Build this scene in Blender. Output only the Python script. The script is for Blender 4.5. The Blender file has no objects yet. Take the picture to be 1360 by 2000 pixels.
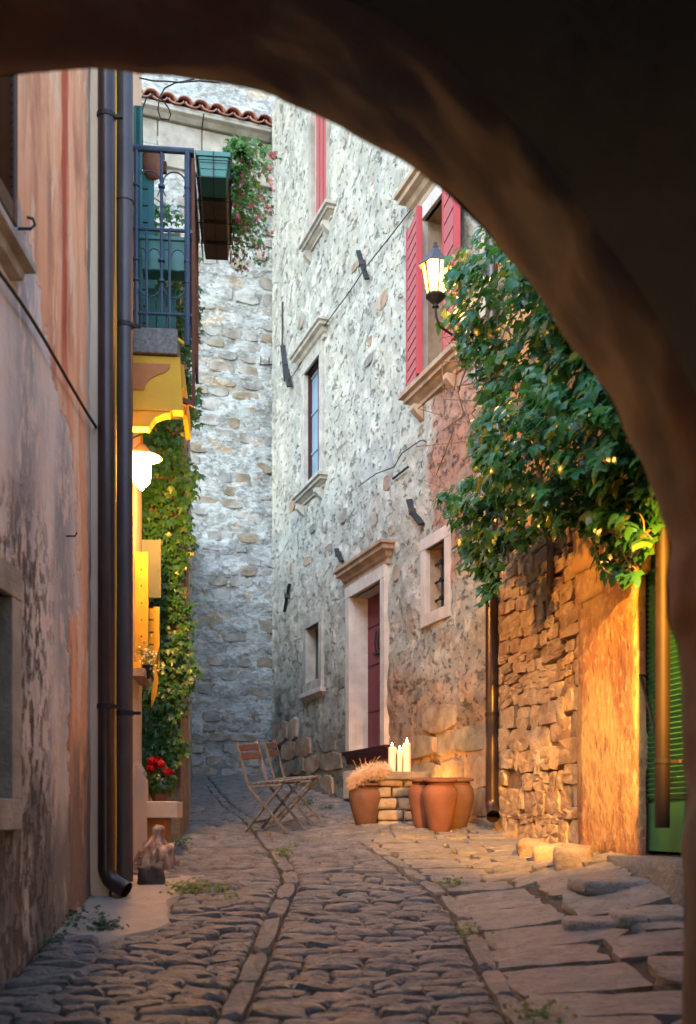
import bpy, bmesh, math, random
import numpy as np
from mathutils import Vector, Matrix, noise, Euler
random.seed(7); rng = np.random.default_rng(7)
PI = math.pi; R = math.radians
S = bpy.context.scene
col = S.collection

# ------------------------------------------------------------------ camera, world, sun, exposure
FX, CX, HY = 2100.0, 680.0, 1600.0          # photo focal length in pixels, optical centre, eye-level row
cam_d = bpy.data.cameras.new('camera'); cam = bpy.data.objects.new('camera', cam_d); col.objects.link(cam)
cam_d.sensor_fit = 'VERTICAL'; cam_d.sensor_height = 36; cam_d.sensor_width = 24
cam_d.lens = FX/2000*36; cam_d.shift_y = (HY-1000)/2000.0; cam_d.clip_start = .05; cam_d.clip_end = 500
cam.location = (0, 0, 0); cam.rotation_euler = (R(90), 0, 0)
cam_d.dof.use_dof = True; cam_d.dof.focus_distance = 9.6; cam_d.dof.aperture_fstop = 1.9
S.camera = cam
w = bpy.data.worlds.new('World'); S.world = w; w.use_nodes = True
nt = w.node_tree; bg = nt.nodes['Background']
sky = nt.nodes.new('ShaderNodeTexSky'); sky.sky_type = 'NISHITA'; sky.sun_disc = False
SUN_EL, SUN_ROT = R(38), R(205)
sky.sun_elevation = SUN_EL; sky.sun_rotation = SUN_ROT; sky.air_density = 1.3; sky.dust_density = .6; sky.ozone_density = 2.5
nt.links.new(sky.outputs[0], bg.inputs[0]); bg.inputs[1].default_value = .15
sd = bpy.data.lights.new('sun', 'SUN'); sd.energy = .5; sd.angle = R(40); sd.color = (.86, .95, 1)
sun = bpy.data.objects.new('sun', sd); col.objects.link(sun)
sdir = Vector((math.sin(SUN_ROT)*math.cos(SUN_EL), math.cos(SUN_ROT)*math.cos(SUN_EL), math.sin(SUN_EL)))
sun.rotation_euler = sdir.to_track_quat('Z', 'Y').to_euler()
S.view_settings.view_transform = 'Standard'; S.view_settings.look = 'None'
S.view_settings.exposure = 2.18; S.view_settings.gamma = 1
S.render.engine = 'CYCLES'
S.render.resolution_x = 696; S.render.resolution_y = 1024
S.cycles.max_bounces = 10; S.cycles.diffuse_bounces = 7
WARM = (1.0, .42, .09)

def P(px, py, Y): return Vector(((px-CX)*Y/FX, Y, (HY-py)*Y/FX))
def lerp(a, b, t): return a+(b-a)*t
def sstep(a, b, x):
    t = min(1, max(0, (x-a)/(b-a))); return t*t*(3-2*t)
def fbm(x, y, z, s=1.0, o=3): return noise.fractal(Vector((x*s, y*s, z*s)), 1.0, 2.0, o)

# ------------------------------------------------------------------ nodes
class NT:
    def __init__(s, name):
        s.m = bpy.data.materials.new(name); s.m.use_nodes = True; s.t = s.m.node_tree
        s.b = s.t.nodes['Principled BSDF']; g = s.n('ShaderNodeNewGeometry'); s.pos = g.outputs['Position']; s.isl = g.outputs['Random Per Island']; s.geo = g
    def n(s, ty, **k):
        o = s.t.nodes.new(ty)
        for a, v in k.items(): setattr(o, a, v)
        return o
    def put(s, sock, v):
        if hasattr(v, 'links') or isinstance(v, bpy.types.NodeSocket): s.t.links.new(v, sock)
        else:
            if isinstance(v, (tuple, list)) and len(v) == 3 and sock.type == 'RGBA': v = (*v, 1)
            sock.default_value = v
    def vec(s, scale=(1, 1, 1), loc=(0, 0, 0), src=None):
        m = s.n('ShaderNodeMapping'); s.t.links.new(src or s.pos, m.inputs[0]); m.inputs['Scale'].default_value = scale; m.inputs['Location'].default_value = loc
        return m.outputs[0]
    def noise(s, scale, detail=4, v=None, rough=.55, dist=0):
        o = s.n('ShaderNodeTexNoise'); s.t.links.new(v or s.pos, o.inputs['Vector']); o.inputs['Scale'].default_value = scale
        o.inputs['Detail'].default_value = detail; o.inputs['Roughness'].default_value = rough; o.inputs['Distortion'].default_value = dist
        return o.outputs['Fac']
    def vor(s, scale, v=None, feat='F1', out='Distance'):
        o = s.n('ShaderNodeTexVoronoi', feature=feat); s.t.links.new(v or s.pos, o.inputs['Vector']); o.inputs['Scale'].default_value = scale
        return o.outputs[out]
    def math(s, op, a, b=0.0, clamp=False):
        o = s.n('ShaderNodeMath', operation=op, use_clamp=clamp); s.put(o.inputs[0], a); s.put(o.inputs[1], b); return o.outputs[0]
    def rng(s, v, a, b, c=0.0, d=1.0):
        o = s.n('ShaderNodeMapRange', clamp=True); s.put(o.inputs[0], v)
        for i, q in enumerate((a, b, c, d)): o.inputs[i+1].default_value = q
        return o.outputs[0]
    def mix(s, f, a, b, mode='MIX'):
        o = s.n('ShaderNodeMix', data_type='RGBA', blend_type=mode); s.put(o.inputs['Factor'], f); s.put(o.inputs[6], a); s.put(o.inputs[7], b)
        return o.outputs[2]
    def sep(s, v=None):
        o = s.n('ShaderNodeSeparateXYZ'); s.t.links.new(v or s.pos, o.inputs[0]); return o.outputs
    def rand(s):
        o = s.n('ShaderNodeObjectInfo'); return s.math('FRACT', s.math('ADD', o.outputs['Random'], s.isl))
    def bump(s, h, st=.5, dist=.02):
        o = s.n('ShaderNodeBump'); s.put(o.inputs['Height'], h); o.inputs['Strength'].default_value = st; o.inputs['Distance'].default_value = dist
        s.t.links.new(o.outputs[0], s.b.inputs['Normal'])
    def col(s, c, rough=.85, metal=0.0, spec=.3):
        s.put(s.b.inputs['Base Color'], c); s.put(s.b.inputs['Roughness'], rough); s.b.inputs['Metallic'].default_value = metal
        s.b.inputs['Specular IOR Level'].default_value = spec
        return s.m

def simple(name, c1, c2, scale=8, rough=.8, metal=0, bump=.3, bs=40, bd=.004, spec=.3, var=0.0, streak=1.0):
    t = NT(name); v = t.vec((1, 1, streak))
    f = t.rng(t.noise(scale, 5, v), .3, .7); c = t.mix(f, c1, c2)
    if var: c = t.mix(1.0, c, t.mix(t.rand(), (1-var,)*3, (1+var*.4,)*3), 'MULTIPLY')
    t.bump(t.noise(bs, 5, v), bump, bd)
    return t.col(c, rough, metal, spec)

def stone_mat(name, cs, mortar=None, pits=.5, var=.5, scale=9, rough=.9, moss=None):
    """cut or rubble stone: per-stone tint, blotches, pits"""
    t = NT(name); r = t.rand()
    a = t.mix(r, cs[0], cs[1]); a = t.mix(t.rng(t.math('FRACT', t.math('MULTIPLY', r, 7.31)), .55, .8), a, cs[2])
    n1 = t.noise(scale, 6); a = t.mix(t.rng(n1, .35, .7), a, t.mix(1, a, (.55, .5, .45), 'MULTIPLY'))
    a = t.mix(t.rng(t.noise(scale*.35, 3), .5, .68, 0, .7), a, cs[3])
    n2 = t.noise(scale*5, 5, rough=.7); a = t.mix(t.rng(n2, .58, .75, 0, pits), a, (.03, .025, .02))
    if moss: a = t.mix(t.rng(t.noise(3.1, 4), .55, .7, 0, .6), a, moss)
    t.bump(t.math('ADD', t.math('MULTIPLY', n1, 1.0), t.math('MULTIPLY', n2, .5)), .9, .03)
    return t.col(a, rough)

M = {}
# near-left plaster : salmon paint, peeled grey patches, a red stripe, damp stains at the foot
def mat_salmon():
    t = NT('peeling_salmon_plaster'); X, Y, Z = t.sep()
    big = t.noise(1.1, 5, t.vec((1, 1, .45))); fine = t.noise(14, 6); st = t.noise(4.5, 6, t.vec((1, 1, .2)), dist=.6)
    c = t.mix(t.rng(big, .35, .65), (.80, .46, .28), (.74, .38, .21))
    c = t.mix(t.rng(st, .5, .66, 0, .75), c, (.34, .15, .10))                       # brown runs
    c = t.mix(t.rng(t.noise(4.2, 6, t.vec((1, 1, .22), (3, 9, 2)), rough=.7), .545, .575, 0, .9), c, (.78, .58, .42))   # pale flakes
    stripe = t.rng(t.math('ABSOLUTE', t.math('ADD', t.math('SUBTRACT', Y, 6.1), t.math('MULTIPLY', t.math('SUBTRACT', st, .5), .22))), .035, .085, 1, 0)
    stripe = t.math('MULTIPLY', stripe, t.rng(Z, 2.2, 2.75)); c = t.mix(t.math('MULTIPLY', stripe, .85), c, (.40, .05, .025))
    # peeled field: nearer and lower
    f = t.math('ADD', t.math('MULTIPLY', t.math('SUBTRACT', 5.95, Y), 1.3), t.math('MULTIPLY', t.math('SUBTRACT', big, .5), 3.6))
    f = t.math('ADD', f, t.rng(Z, 1.9, 4.0, .3, -2.2))
    f2 = t.rng(t.math('ADD', f, t.math('MULTIPLY', t.math('SUBTRACT', fine, .5), .8)), -.05, .06)
    grey = t.mix(t.rng(t.noise(2.3, 6, t.vec((1, 1, .3), (5, 1, 1))), .4, .62), (.74, .68, .62), (.33, .34, .35))
    grey = t.mix(t.rng(t.noise(9, 6, t.vec((1, 1, .5)), rough=.7), .52, .6, 0, .9), grey, (.70, .60, .52))
    c = t.mix(f2, c, grey)
    # pitted band and dark damp foot
    pit = t.noise(16, 6, t.vec((1, 1, .55)), rough=.65)
    band = t.math('MULTIPLY', t.rng(Z, 1.75, 1.25), t.rng(t.math('ADD', Y, t.math('MULTIPLY', big, 1.4)), 6.75, 6.35))
    c = t.mix(t.math('MULTIPLY', band, t.rng(pit, .52, .58)), c, (.12, .085, .06))
    foot = t.rng(t.math('ADD', Z, t.math('MULTIPLY', t.math('SUBTRACT', big, .5), 2.6)), 0.45, .0)
    c = t.mix(t.math('MULTIPLY', foot, t.rng(t.noise(6, 6, t.vec((1, 1, .4))), .35, .5, .15, .8)), c, (.12, .115, .105))
    edge = t.rng(t.math('ADD', Y, t.math('MULTIPLY', fine, .12)), 6.66, 6.70)
    c = t.mix(t.math('MULTIPLY', edge, .85), c, t.mix(t.rng(st, .4, .6), (.45, .42, .38), (.12, .1, .09)))
    h = t.math('SUBTRACT', t.math('MULTIPLY', fine, .35), t.math('ADD', t.math('MULTIPLY', f2, .35), t.math('MULTIPLY', band, t.rng(pit, .5, .56, 0, .8))))
    t.bump(h, .8, .03); return t.col(c, .88)
M['salmon'] = mat_salmon()

def mat_wallA():
    t = NT('pitted_lime_wall'); X, Y, Z = t.sep()
    vv = t.vec((.85, .85, 1.15)); big = t.noise(.8, 5); md = t.noise(3.4, 7, vv, .66); fi = t.noise(11, 7, vv, .72)
    c = t.mix(t.rng(big, .35, .62), (.48, .47, .375), (.35, .36, .315))
    c = t.mix(t.rng(md, .44, .66, 0, .65), c, (.27, .255, .21))
    c = t.mix(t.math('MULTIPLY', t.rng(t.noise(2.2, 5, t.vec((1, 1, .8), (4, 4, 0))), .56, .68, 0, .6), t.rng(Y, 14.5, 11.5)), c, (.40, .22, .13))
    c = t.mix(t.rng(t.noise(4.6, 6, t.vec((1, 1, 1.1), (9, 2, 5)), .7), .52, .6, 0, .8), c, (.58, .55, .46))
    # bare stone at foot and under the big window, foot reddened for lamplight
    low = t.rng(t.math('ADD', Z, t.math('MULTIPLY', t.math('SUBTRACT', big, .5), 3.5)), 2.1, 1.2)
    bare = t.mix(t.rng(md, .4, .6), (.40, .24, .15), (.19, .13, .095))
    bare = t.mix(t.rng(Y, 12.2, 13.6), bare, t.mix(t.rng(md, .4, .6), (.27, .26, .22), (.12, .125, .11)))
    c = t.mix(t.math('MULTIPLY', low, .85), c, bare)
    dx = t.math('MULTIPLY', t.math('SUBTRACT', Y, 10.75), 1.6); dz = t.math('MULTIPLY', t.math('SUBTRACT', Z, 3.6), .75)
    rr = t.math('SQRT', t.math('ADD', t.math('MULTIPLY', dx, dx), t.math('MULTIPLY', dz, dz)))
    patch = t.rng(t.math('ADD', rr, t.math('MULTIPLY', t.math('SUBTRACT', md, .5), 1.6)), .95, .75)
    c = t.mix(t.math('MULTIPLY', patch, .9), c, t.mix(t.rng(fi, .4, .62), (.42, .22, .14), (.20, .11, .075)))
    pits = t.rng(fi, .575, .66); pits2 = t.rng(t.noise(5.5, 6, t.vec((.7, .7, 1.2), (1, 7, 3)), .62), .60, .66)
    pp = t.math('MAXIMUM', pits, pits2); c = t.mix(t.math('MULTIPLY', pp, .5), c, (.09, .08, .065))
    t.bump(t.math('SUBTRACT', t.math('ADD', md, t.math('MULTIPLY', fi, .5)), t.math('MULTIPLY', pp, .9)), 1.0, .035)
    return t.col(c, .92)
M['wallA'] = mat_wallA()

def mat_wallC():
    t = NT('limewashed_rubble'); big = t.noise(.7, 4); md = t.noise(3.5, 6, t.vec((1, 1, 1.9))); fi = t.noise(13, 6, t.vec((1, 1, 1.6)), .65)
    c = t.mix(t.rng(big, .35, .65), (.45, .475, .45), (.33, .37, .37))
    c = t.mix(t.rng(md, .46, .56, 0, .9), c, (.25, .26, .24)); c = t.mix(t.rng(t.noise(7, 6, t.vec((1, 1, 2.2), (1, 5, 2)), .65), .53, .6, 0, .8), c, (.17, .18, .17))
    c = t.mix(t.rng(t.noise(2.0, 5, t.vec((1, 1, 2.4), (3, 3, 8))), .6, .66, 0, .8), c, (.40, .29, .17))
    c = t.mix(t.rng(fi, .5, .6, 0, .6), c, (.58, .57, .53))
    c = t.mix(t.rng(t.noise(22, 5, None, .7), .6, .68, 0, .7), c, (.08, .08, .075))
    Z = t.sep()[2]
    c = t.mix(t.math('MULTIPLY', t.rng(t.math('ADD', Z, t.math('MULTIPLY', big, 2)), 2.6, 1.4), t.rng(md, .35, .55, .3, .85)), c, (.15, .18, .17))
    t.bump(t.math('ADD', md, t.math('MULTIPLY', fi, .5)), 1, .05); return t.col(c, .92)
M['wallC'] = mat_wallC()
M['stoneC'] = stone_mat('back_wall_stone', [(.31, .32, .305), (.38, .375, .34), (.32, .27, .19), (.50, .49, .45)], scale=6, pits=.4)
M['stoneA'] = stone_mat('foundation_block', [(.30, .27, .22), (.44, .30, .20), (.25, .25, .22), (.52, .42, .32)], scale=6, pits=.75)
M['stoneB'] = stone_mat('field_stone', [(.50, .36, .21), (.60, .45, .27), (.40, .27, .17), (.62, .50, .34)], scale=8, pits=.5)
M['joint'] = simple('lime_mortar', (.20, .13, .08), (.34, .24, .14), 12, .95, bump=1, bs=30, bd=.02)
M['joint_dark'] = simple('dirt_joint', (.05, .043, .035), (.11, .09, .065), 14, .95, bump=1, bs=40, bd=.01)
M['ashlar'] = stone_mat('dressed_limestone', [(.46, .43, .36), (.38, .37, .31), (.42, .40, .35), (.30, .29, .25)], scale=3, pits=.25)
M['trim'] = simple('limestone_trim', (.60, .55, .50), (.42, .38, .34), 5, .85, bump=.5, bs=60, bd=.006)
M['trim_dark'] = simple('weathered_trim', (.27, .26, .23), (.48, .45, .38), 6, .9, bump=.7, bs=50, bd=.01)
M['trim_warm'] = simple('brown_stone_trim', (.44, .33, .23), (.27, .19, .13), 6, .9, bump=.7, bs=50, bd=.01)
M['ochre'] = simple('ochre_plaster', (.62, .38, .14), (.45, .27, .12), 3.5, .9, bump=.8, bs=18, bd=.02, streak=.5)
def mat_post():
    t = NT('worn_ochre_post'); a = t.noise(7, 7, t.vec((1, 1, .7)), .65); b = t.noise(2.2, 5, t.vec((1, 1, .5)))
    c = t.mix(t.rng(b, .42, .55), (.50, .34, .16), (.32, .16, .09)); c = t.mix(t.rng(a, .5, .62, 0, .45), c, (.20, .12, .07)); c = t.mix(t.rng(t.noise(14, 6), .54, .62, 0, .6), c, (.58, .42, .24))
    c = t.mix(t.rng(t.noise(26, 5, t.vec((1, 1, .3))), .6, .7, 0, .7), c, (.06, .04, .03)); t.bump(t.math('ADD', a, t.noise(26, 6, t.vec((1, 1, .6)))), .7, .018); return t.col(c, .9)
M['post'] = mat_post()
M['cream'] = simple('cream_plaster', (.70, .53, .37), (.58, .43, .30), 2, .85, bump=.25, bs=60, bd=.004)
M['yellowpaint'] = simple('yellow_masonry_paint', (.70, .42, .035), (.60, .34, .03), 4, .7, bump=.2)
M['yellowwood'] = simple('yellow_wood_paint', (.44, .28, .03), (.32, .20, .025), 7, .6, bump=.2)
M['orange'] = simple('orange_plaster', (.50, .20, .07), (.42, .16, .06), 6, .85)
M['slab'] = simple('speckled_concrete', (.24, .23, .22), (.12, .11, .10), 45, .9, bump=.6, bs=90, bd=.004)
M['concrete'] = simple('bare_cement', (.42, .36, .29), (.30, .27, .23), 5, .9, bump=.6, bs=30, bd=.01)
M['bench'] = simple('cream_limestone_bench', (.66, .55, .42), (.58, .47, .35), 6, .75, bump=.2)
M['pipe'] = simple('brown_painted_metal', (.035, .022, .022), (.055, .035, .032), 5, .32, metal=.35, bump=.08, bs=25, spec=.6)
M['pipe_grey'] = simple('grey_brown_metal', (.06, .05, .06), (.085, .07, .075), 5, .42, metal=.3, bump=.08, bs=25, spec=.5)
M['pipe_dark'] = simple('matte_dark_brown_metal', (.012, .008, .007), (.02, .013, .011), 5, .6, bump=.1, bs=25)
M['iron'] = simple('wrought_iron_blue', (.055, .085, .14), (.04, .06, .10), 10, .5, metal=.3, bump=.3)
M['black'] = simple('black_iron', (.02, .02, .024), (.035, .032, .033), 10, .6, metal=.3, bump=.3)
M['rust'] = simple('rusty_iron', (.14, .05, .025), (.07, .03, .02), 12, .8, bump=.4)
M['cable'] = simple('black_cable', (.015, .014, .013), (.02, .02, .02), 5, .6, bump=0)
M['yellowline'] = simple('yellow_line', (.75, .42, .03), (.65, .36, .03), 5, .45, bump=0)
M['darkwood'] = simple('dark_shutter_wood', (.045, .028, .02), (.07, .045, .032), 9, .65, bump=.5, streak=.2)
M['redpaint'] = simple('faded_red_paint', (.38, .05, .06), (.30, .04, .048), 5, .6, bump=.3, streak=.4)
M['redstreak'] = simple('weathered_red_paint', (.36, .06, .06), (.30, .12, .11), 22, .75, bump=.5, streak=.08)
M['pinkpaint'] = simple('pale_red_paint', (.42, .11, .11), (.36, .09, .09), 5, .6, bump=.3, streak=.4)
M['maroon'] = simple('maroon_door_paint', (.17, .035, .045), (.12, .028, .035), 5, .6, bump=.3, streak=.3)
M['maroon2'] = simple('dark_red_frame', (.06, .012, .012), (.045, .010, .010), 5, .5, bump=.2, streak=.3)
M['green'] = simple('green_door_paint', (.035, .17, .075), (.028, .13, .058), 4, .5, bump=.2)
M['teal'] = simple('teal_shutter_paint', (.03, .15, .16), (.02, .11, .12), 5, .55, bump=.3)
M['greenplastic'] = simple('green_plastic', (.015, .17, .14), (.012, .13, .11), 3, .4, bump=.05, spec=.5)
M['shadedplastic'] = simple('shaded_dark_plastic', (.05, .04, .028), (.085, .06, .035), 8, .6, bump=.2)  # dark tone stands in for shade under the rear flower boxes
M['slate'] = simple('grey_board', (.03, .045, .045), (.045, .06, .06), 5, .6, bump=.1)
M['glassblue'] = simple('pale_blue_curtain', (.24, .36, .44), (.18, .28, .36), 3, .35, bump=.05, spec=.6)
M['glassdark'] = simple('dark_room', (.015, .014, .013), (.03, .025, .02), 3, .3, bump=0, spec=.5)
M['oliveglass'] = simple('olive_pane', (.20, .20, .10), (.13, .14, .08), 3, .35, bump=.05, spec=.5)
M['terracotta'] = simple('terracotta', (.22, .098, .066), (.15, .066, .048), 9, .8, bump=.35, bs=50, bd=.004, streak=.6)
M['terradark'] = simple('sooty_terracotta', (.20, .10, .07), (.10, .065, .055), 6, .8, bump=.4, bs=50, bd=.004)
M['tile'] = simple('clay_roof_tile', (.40, .20, .15), (.30, .13, .095), 7, .85, var=.35, bump=.5)
M['wood'] = simple('grey_weathered_teak', (.25, .25, .25), (.13, .125, .12), 20, .75, var=.25, bump=.5, streak=.3)
M['woodred'] = simple('reddish_teak', (.15, .075, .055), (.10, .055, .042), 20, .6, bump=.4)
M['slabtop'] = simple('dark_slate_slab', (.15, .13, .115), (.27, .24, .20), 9, .8, bump=.8, bs=20, bd=.015)
M['driftwood'] = simple('pale_weathered_wood', (.66, .50, .38), (.15, .075, .05), 24, .8, bump=1, bs=30, bd=.03, streak=.25)
M['fur'] = simple('cream_sheepskin', (.74, .60, .46), (.66, .48, .34), 15, .95, bump=.3)
M['block'] = simple('dark_rough_block', (.07, .06, .055), (.13, .11, .095), 8, .9, bump=.8, bs=25, bd=.015)
M['bark'] = simple('vine_stem', (.14, .09, .05), (.22, .15, .09), 20, .85, bump=.5)
M['petalred'] = simple('red_petal', (.62, .008, .015), (.45, .005, .01), 20, .6, bump=0)
M['petalpink'] = simple('pink_petal', (.62, .06, .13), (.50, .10, .16), 20, .6, bump=0)
M['petalwhite'] = simple('white_petal', (.70, .68, .60), (.6, .6, .5), 20, .6, bump=0)
M['straw'] = simple('dry_grass', (.55, .36, .20), (.42, .26, .15), 20, .8, bump=0)

def mat_arch():
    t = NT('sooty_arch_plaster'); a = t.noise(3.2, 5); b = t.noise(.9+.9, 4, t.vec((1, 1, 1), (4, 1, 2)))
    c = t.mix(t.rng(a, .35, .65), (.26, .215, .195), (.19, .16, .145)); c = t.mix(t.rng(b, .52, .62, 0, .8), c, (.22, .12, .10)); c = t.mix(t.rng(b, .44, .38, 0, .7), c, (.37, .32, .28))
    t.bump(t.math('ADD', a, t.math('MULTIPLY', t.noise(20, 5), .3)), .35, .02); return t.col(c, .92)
M['arch'] = mat_arch()
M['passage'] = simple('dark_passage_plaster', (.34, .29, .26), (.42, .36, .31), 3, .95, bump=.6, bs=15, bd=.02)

def mat_cobble(name, a, b, c_, d):
    t = NT(name); r = t.rand(); n = t.noise(9, 6, t.vec((1, 1.7, 1.7)), .7); n2 = t.noise(38, 5, None, .72); big = t.noise(1.3, 4)
    c = t.mix(r, a, b); c = t.mix(t.rng(t.math('FRACT', t.math('MULTIPLY', r, 9.7)), .65, .9), c, c_)
    c = t.mix(t.rng(n, .42, .6, 0, .8), c, d); c = t.mix(t.rng(n2, .56, .68, 0, .75), c, (.035, .03, .026)); c = t.mix(t.rng(t.noise(5, 5, t.vec((1, 1, 1), (3, 8, 1))), .56, .68, 0, .5), c, (.36, .31, .26))
    t.bump(t.math('ADD', n, t.math('MULTIPLY', n2, .5)), 1, .035)
    return t.col(c, t.rng(big, .35, .65, .28, .5), 0, .75)
M['cobble'] = mat_cobble('street_cobble', (.175, .18, .185), (.275, .275, .265), (.22, .23, .235), (.12, .122, .122))
M['flag'] = mat_cobble('street_flagstone', (.24, .238, .228), (.33, .31, .28), (.24, .245, .245), (.17, .168, .16))

def mat_leaf(name, a, b, c_, trans=.35, rough=.33):
    t = NT(name); r = t.rand(); c = t.mix(r, a, b); c = t.mix(t.rng(t.math('FRACT', t.math('MULTIPLY', r, 5.3)), .86, .95), c, c_)
    t.col(c, rough, 0, .55)
    tr = t.n('ShaderNodeBsdfTranslucent'); t.put(tr.inputs[0], t.mix(1, c, (1.9, 1.7, .7), 'MULTIPLY'))
    mx = t.n('ShaderNodeMixShader'); mx.inputs[0].default_value = trans
    t.t.links.new(t.b.outputs[0], mx.inputs[1]); t.t.links.new(tr.outputs[0], mx.inputs[2]); t.t.links.new(mx.outputs[0], t.t.nodes['Material Output'].inputs[0])
    return t.m
M['ivy'] = mat_leaf('ivy_leaf', (.012, .08, .032), (.042, .14, .034), (.13, .15, .03), rough=.26)
M['creeper'] = mat_leaf('creeper_leaf', (.025, .10, .022), (.045, .145, .025), (.09, .16, .03), rough=.36)
M['geranium'] = mat_leaf('geranium_leaf', (.04, .15, .03), (.08, .22, .04), (.17, .25, .05), rough=.5)
M['weed'] = mat_leaf('weed_leaf', (.07, .14, .025), (.12, .2, .04), (.2, .22, .05), rough=.6)
M['mossweed'] = mat_leaf('damp_moss_leaf', (.03, .09, .055), (.05, .13, .07), (.08, .14, .07), rough=.6)

def emis(name, c, s):
    m = bpy.data.materials.new(name); m.use_nodes = True; b = m.node_tree.nodes['Principled BSDF']
    b.inputs['Base Color'].default_value = (*c, 1); b.inputs['Emission Color'].default_value = (*c, 1); b.inputs['Emission Strength'].default_value = s
    return m
M['globe'] = emis('lit_lamp_glass', (1, .44, .08), 230)
M['pane'] = emis('lit_lantern_glass', (1, .62, .18), 3.2)
M['bulb'] = emis('lit_bulb', (1, .50, .16), 420)
M['doorbulb'] = emis('lit_door_lamp_glass', (1, .50, .06), 12)
M['upbulb'] = emis('added_tealight', (1, .38, .06), 480)
M['flame'] = emis('candle_flame', (1, .50, .12), 160)
def mat_pane():
    m = emis('lit_lantern_glass', (1, .55, .13), 1.5); t_ = m.node_tree; mx = t_.nodes.new('ShaderNodeMixShader'); tp_ = t_.nodes.new('ShaderNodeBsdfTransparent')
    tp_.inputs[0].default_value = (1, .8, .45, 1); mx.inputs[0].default_value = .5
    t_.links.new(t_.nodes['Principled BSDF'].outputs[0], mx.inputs[1]); t_.links.new(tp_.outputs[0], mx.inputs[2]); t_.links.new(mx.outputs[0], t_.nodes['Material Output'].inputs[0]); return m
M['pane'] = mat_pane()
def mat_wax():
    m = simple('white_candle_wax', (.85, .80, .72), (.82, .76, .68), 3, .5, bump=0); b = m.node_tree.nodes['Principled BSDF']
    b.inputs['Subsurface Weight'].default_value = .4; b.inputs['Subsurface Radius'].default_value = (.03, .015, .008); b.inputs['Subsurface Scale'].default_value = 1; return m
M['wax'] = mat_wax()

# ------------------------------------------------------------------ mesh helpers
class MB:
    def __init__(s): s.v = []; s.f = []
    def add(s, vs, fs):
        o = len(s.v); s.v += [tuple(v) for v in vs]; s.f += [tuple(i+o for i in f) for f in fs]; return s
    def box(s, x0, x1, y0, y1, z0, z1, rot=None):
        vs = [(x, y, z) for z in (z0, z1) for y in (y0, y1) for x in (x0, x1)]
        if rot: c = Vector(((x0+x1)/2, (y0+y1)/2, (z0+z1)/2)); vs = [c+rot@(Vector(v)-c) for v in vs]
        return s.add(vs, [(0, 2, 3, 1), (4, 5, 7, 6), (0, 1, 5, 4), (2, 6, 7, 3), (0, 4, 6, 2), (1, 3, 7, 5)])
    def beam(s, a, b, wd, th, up=(0, 0, 1)):
        a, b = Vector(a), Vector(b); d = (b-a).normalized(); up = Vector(up); sd = d.cross(up)
        if sd.length < 1e-3: sd = d.cross(Vector((0, 1, 0)))
        sd.normalize(); u = sd.cross(d); vs = []
        for p in (a, b):
            for i, j in ((-1, -1), (1, -1), (1, 1), (-1, 1)): vs.append(p+sd*i*wd/2+u*j*th/2)
        return s.add(vs, [(0, 1, 2, 3), (7, 6, 5, 4), (0, 4, 5, 1), (1, 5, 6, 2), (2, 6, 7, 3), (3, 7, 4, 0)])
    def tube(s, pts, r, seg=8, cap=True):
        pts = [Vector(p) for p in pts]; n = len(pts); rs = r if isinstance(r, (list, tuple)) else [r]*n
        o = []; prev = None
        for i, p in enumerate(pts):
            d = (pts[min(i+1, n-1)]-pts[max(i-1, 0)]).normalized()
            if prev is None:
                a = d.orthogonal().normalized()
            else:
                a = prev-d*prev.dot(d); a = a.normalized() if a.length > 1e-5 else d.orthogonal().normalized()
            prev = a; b = d.cross(a)
            for k in range(seg):
                t = 2*PI*k/seg; o.append(p+(a*math.cos(t)+b*math.sin(t))*rs[i])
        fs = [(i*seg+k, i*seg+(k+1) % seg, (i+1)*seg+(k+1) % seg, (i+1)*seg+k) for i in range(n-1) for k in range(seg)]
        if cap: fs += [tuple(range(seg))[::-1], tuple((n-1)*seg+k for k in range(seg))]
        return s.add(o, fs)
    def lathe(s, prof, seg=20, c=(0, 0, 0), wob=0.0):
        o = []; c = Vector(c); fs = []; n = len(prof)
        for i, (r, z) in enumerate(prof):
            for k in range(seg):
                t = 2*PI*k/seg; rr = r*(1+wob*math.sin(3*t+z*7)); o.append(c+Vector((rr*math.cos(t), rr*math.sin(t), z)))
        fs = [(i*seg+k, i*seg+(k+1) % seg, (i+1)*seg+(k+1) % seg, (i+1)*seg+k) for i in range(n-1) for k in range(seg)]
        if prof[0][0] > 1e-4: fs.append(tuple(range(seg))[::-1])
        return s.add(o, fs)
    def prism(s, poly, a0, a1, ax):
        """poly in the two other axes (order x,y,z with ax removed), swept a0..a1 on ax"""
        def mk(p, a):
            q = list(p); q.insert(ax, a); return q
        n = len(poly); vs = [mk(p, a0) for p in poly]+[mk(p, a1) for p in poly]
        return s.add(vs, [tuple(range(n))[::-1], tuple(range(n, 2*n))]+[(i, (i+1) % n, n+(i+1) % n, n+i) for i in range(n)])
    def mesh(s, name, mt, smooth=False):
        me = bpy.data.meshes.new(name); me.from_pydata(s.v, [], s.f); me.update()
        bm = bmesh.new(); bm.from_mesh(me); bmesh.ops.recalc_face_normals(bm, faces=bm.faces)
        if smooth:
            for f in bm.faces: f.smooth = True
            for e in bm.edges:
                if len(e.link_faces) == 2 and e.calc_face_angle(0) > R(42): e.smooth = False
        bm.to_mesh(me); bm.free(); me.materials.append(mt); return me
    def build(s, name, mt, parent=None, smooth=False, bevel=0.0, label=None, kind=None):
        o = bpy.data.objects.new(name, s.mesh(name, mt, smooth)); col.objects.link(o); o.parent = parent
        if bevel:
            b = o.modifiers.new('bevel', 'BEVEL'); b.width = bevel; b.segments = 2; b.limit_method = 'ANGLE'
        if label: o['label'] = label
        if kind: o['kind'] = kind
        return o
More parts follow.
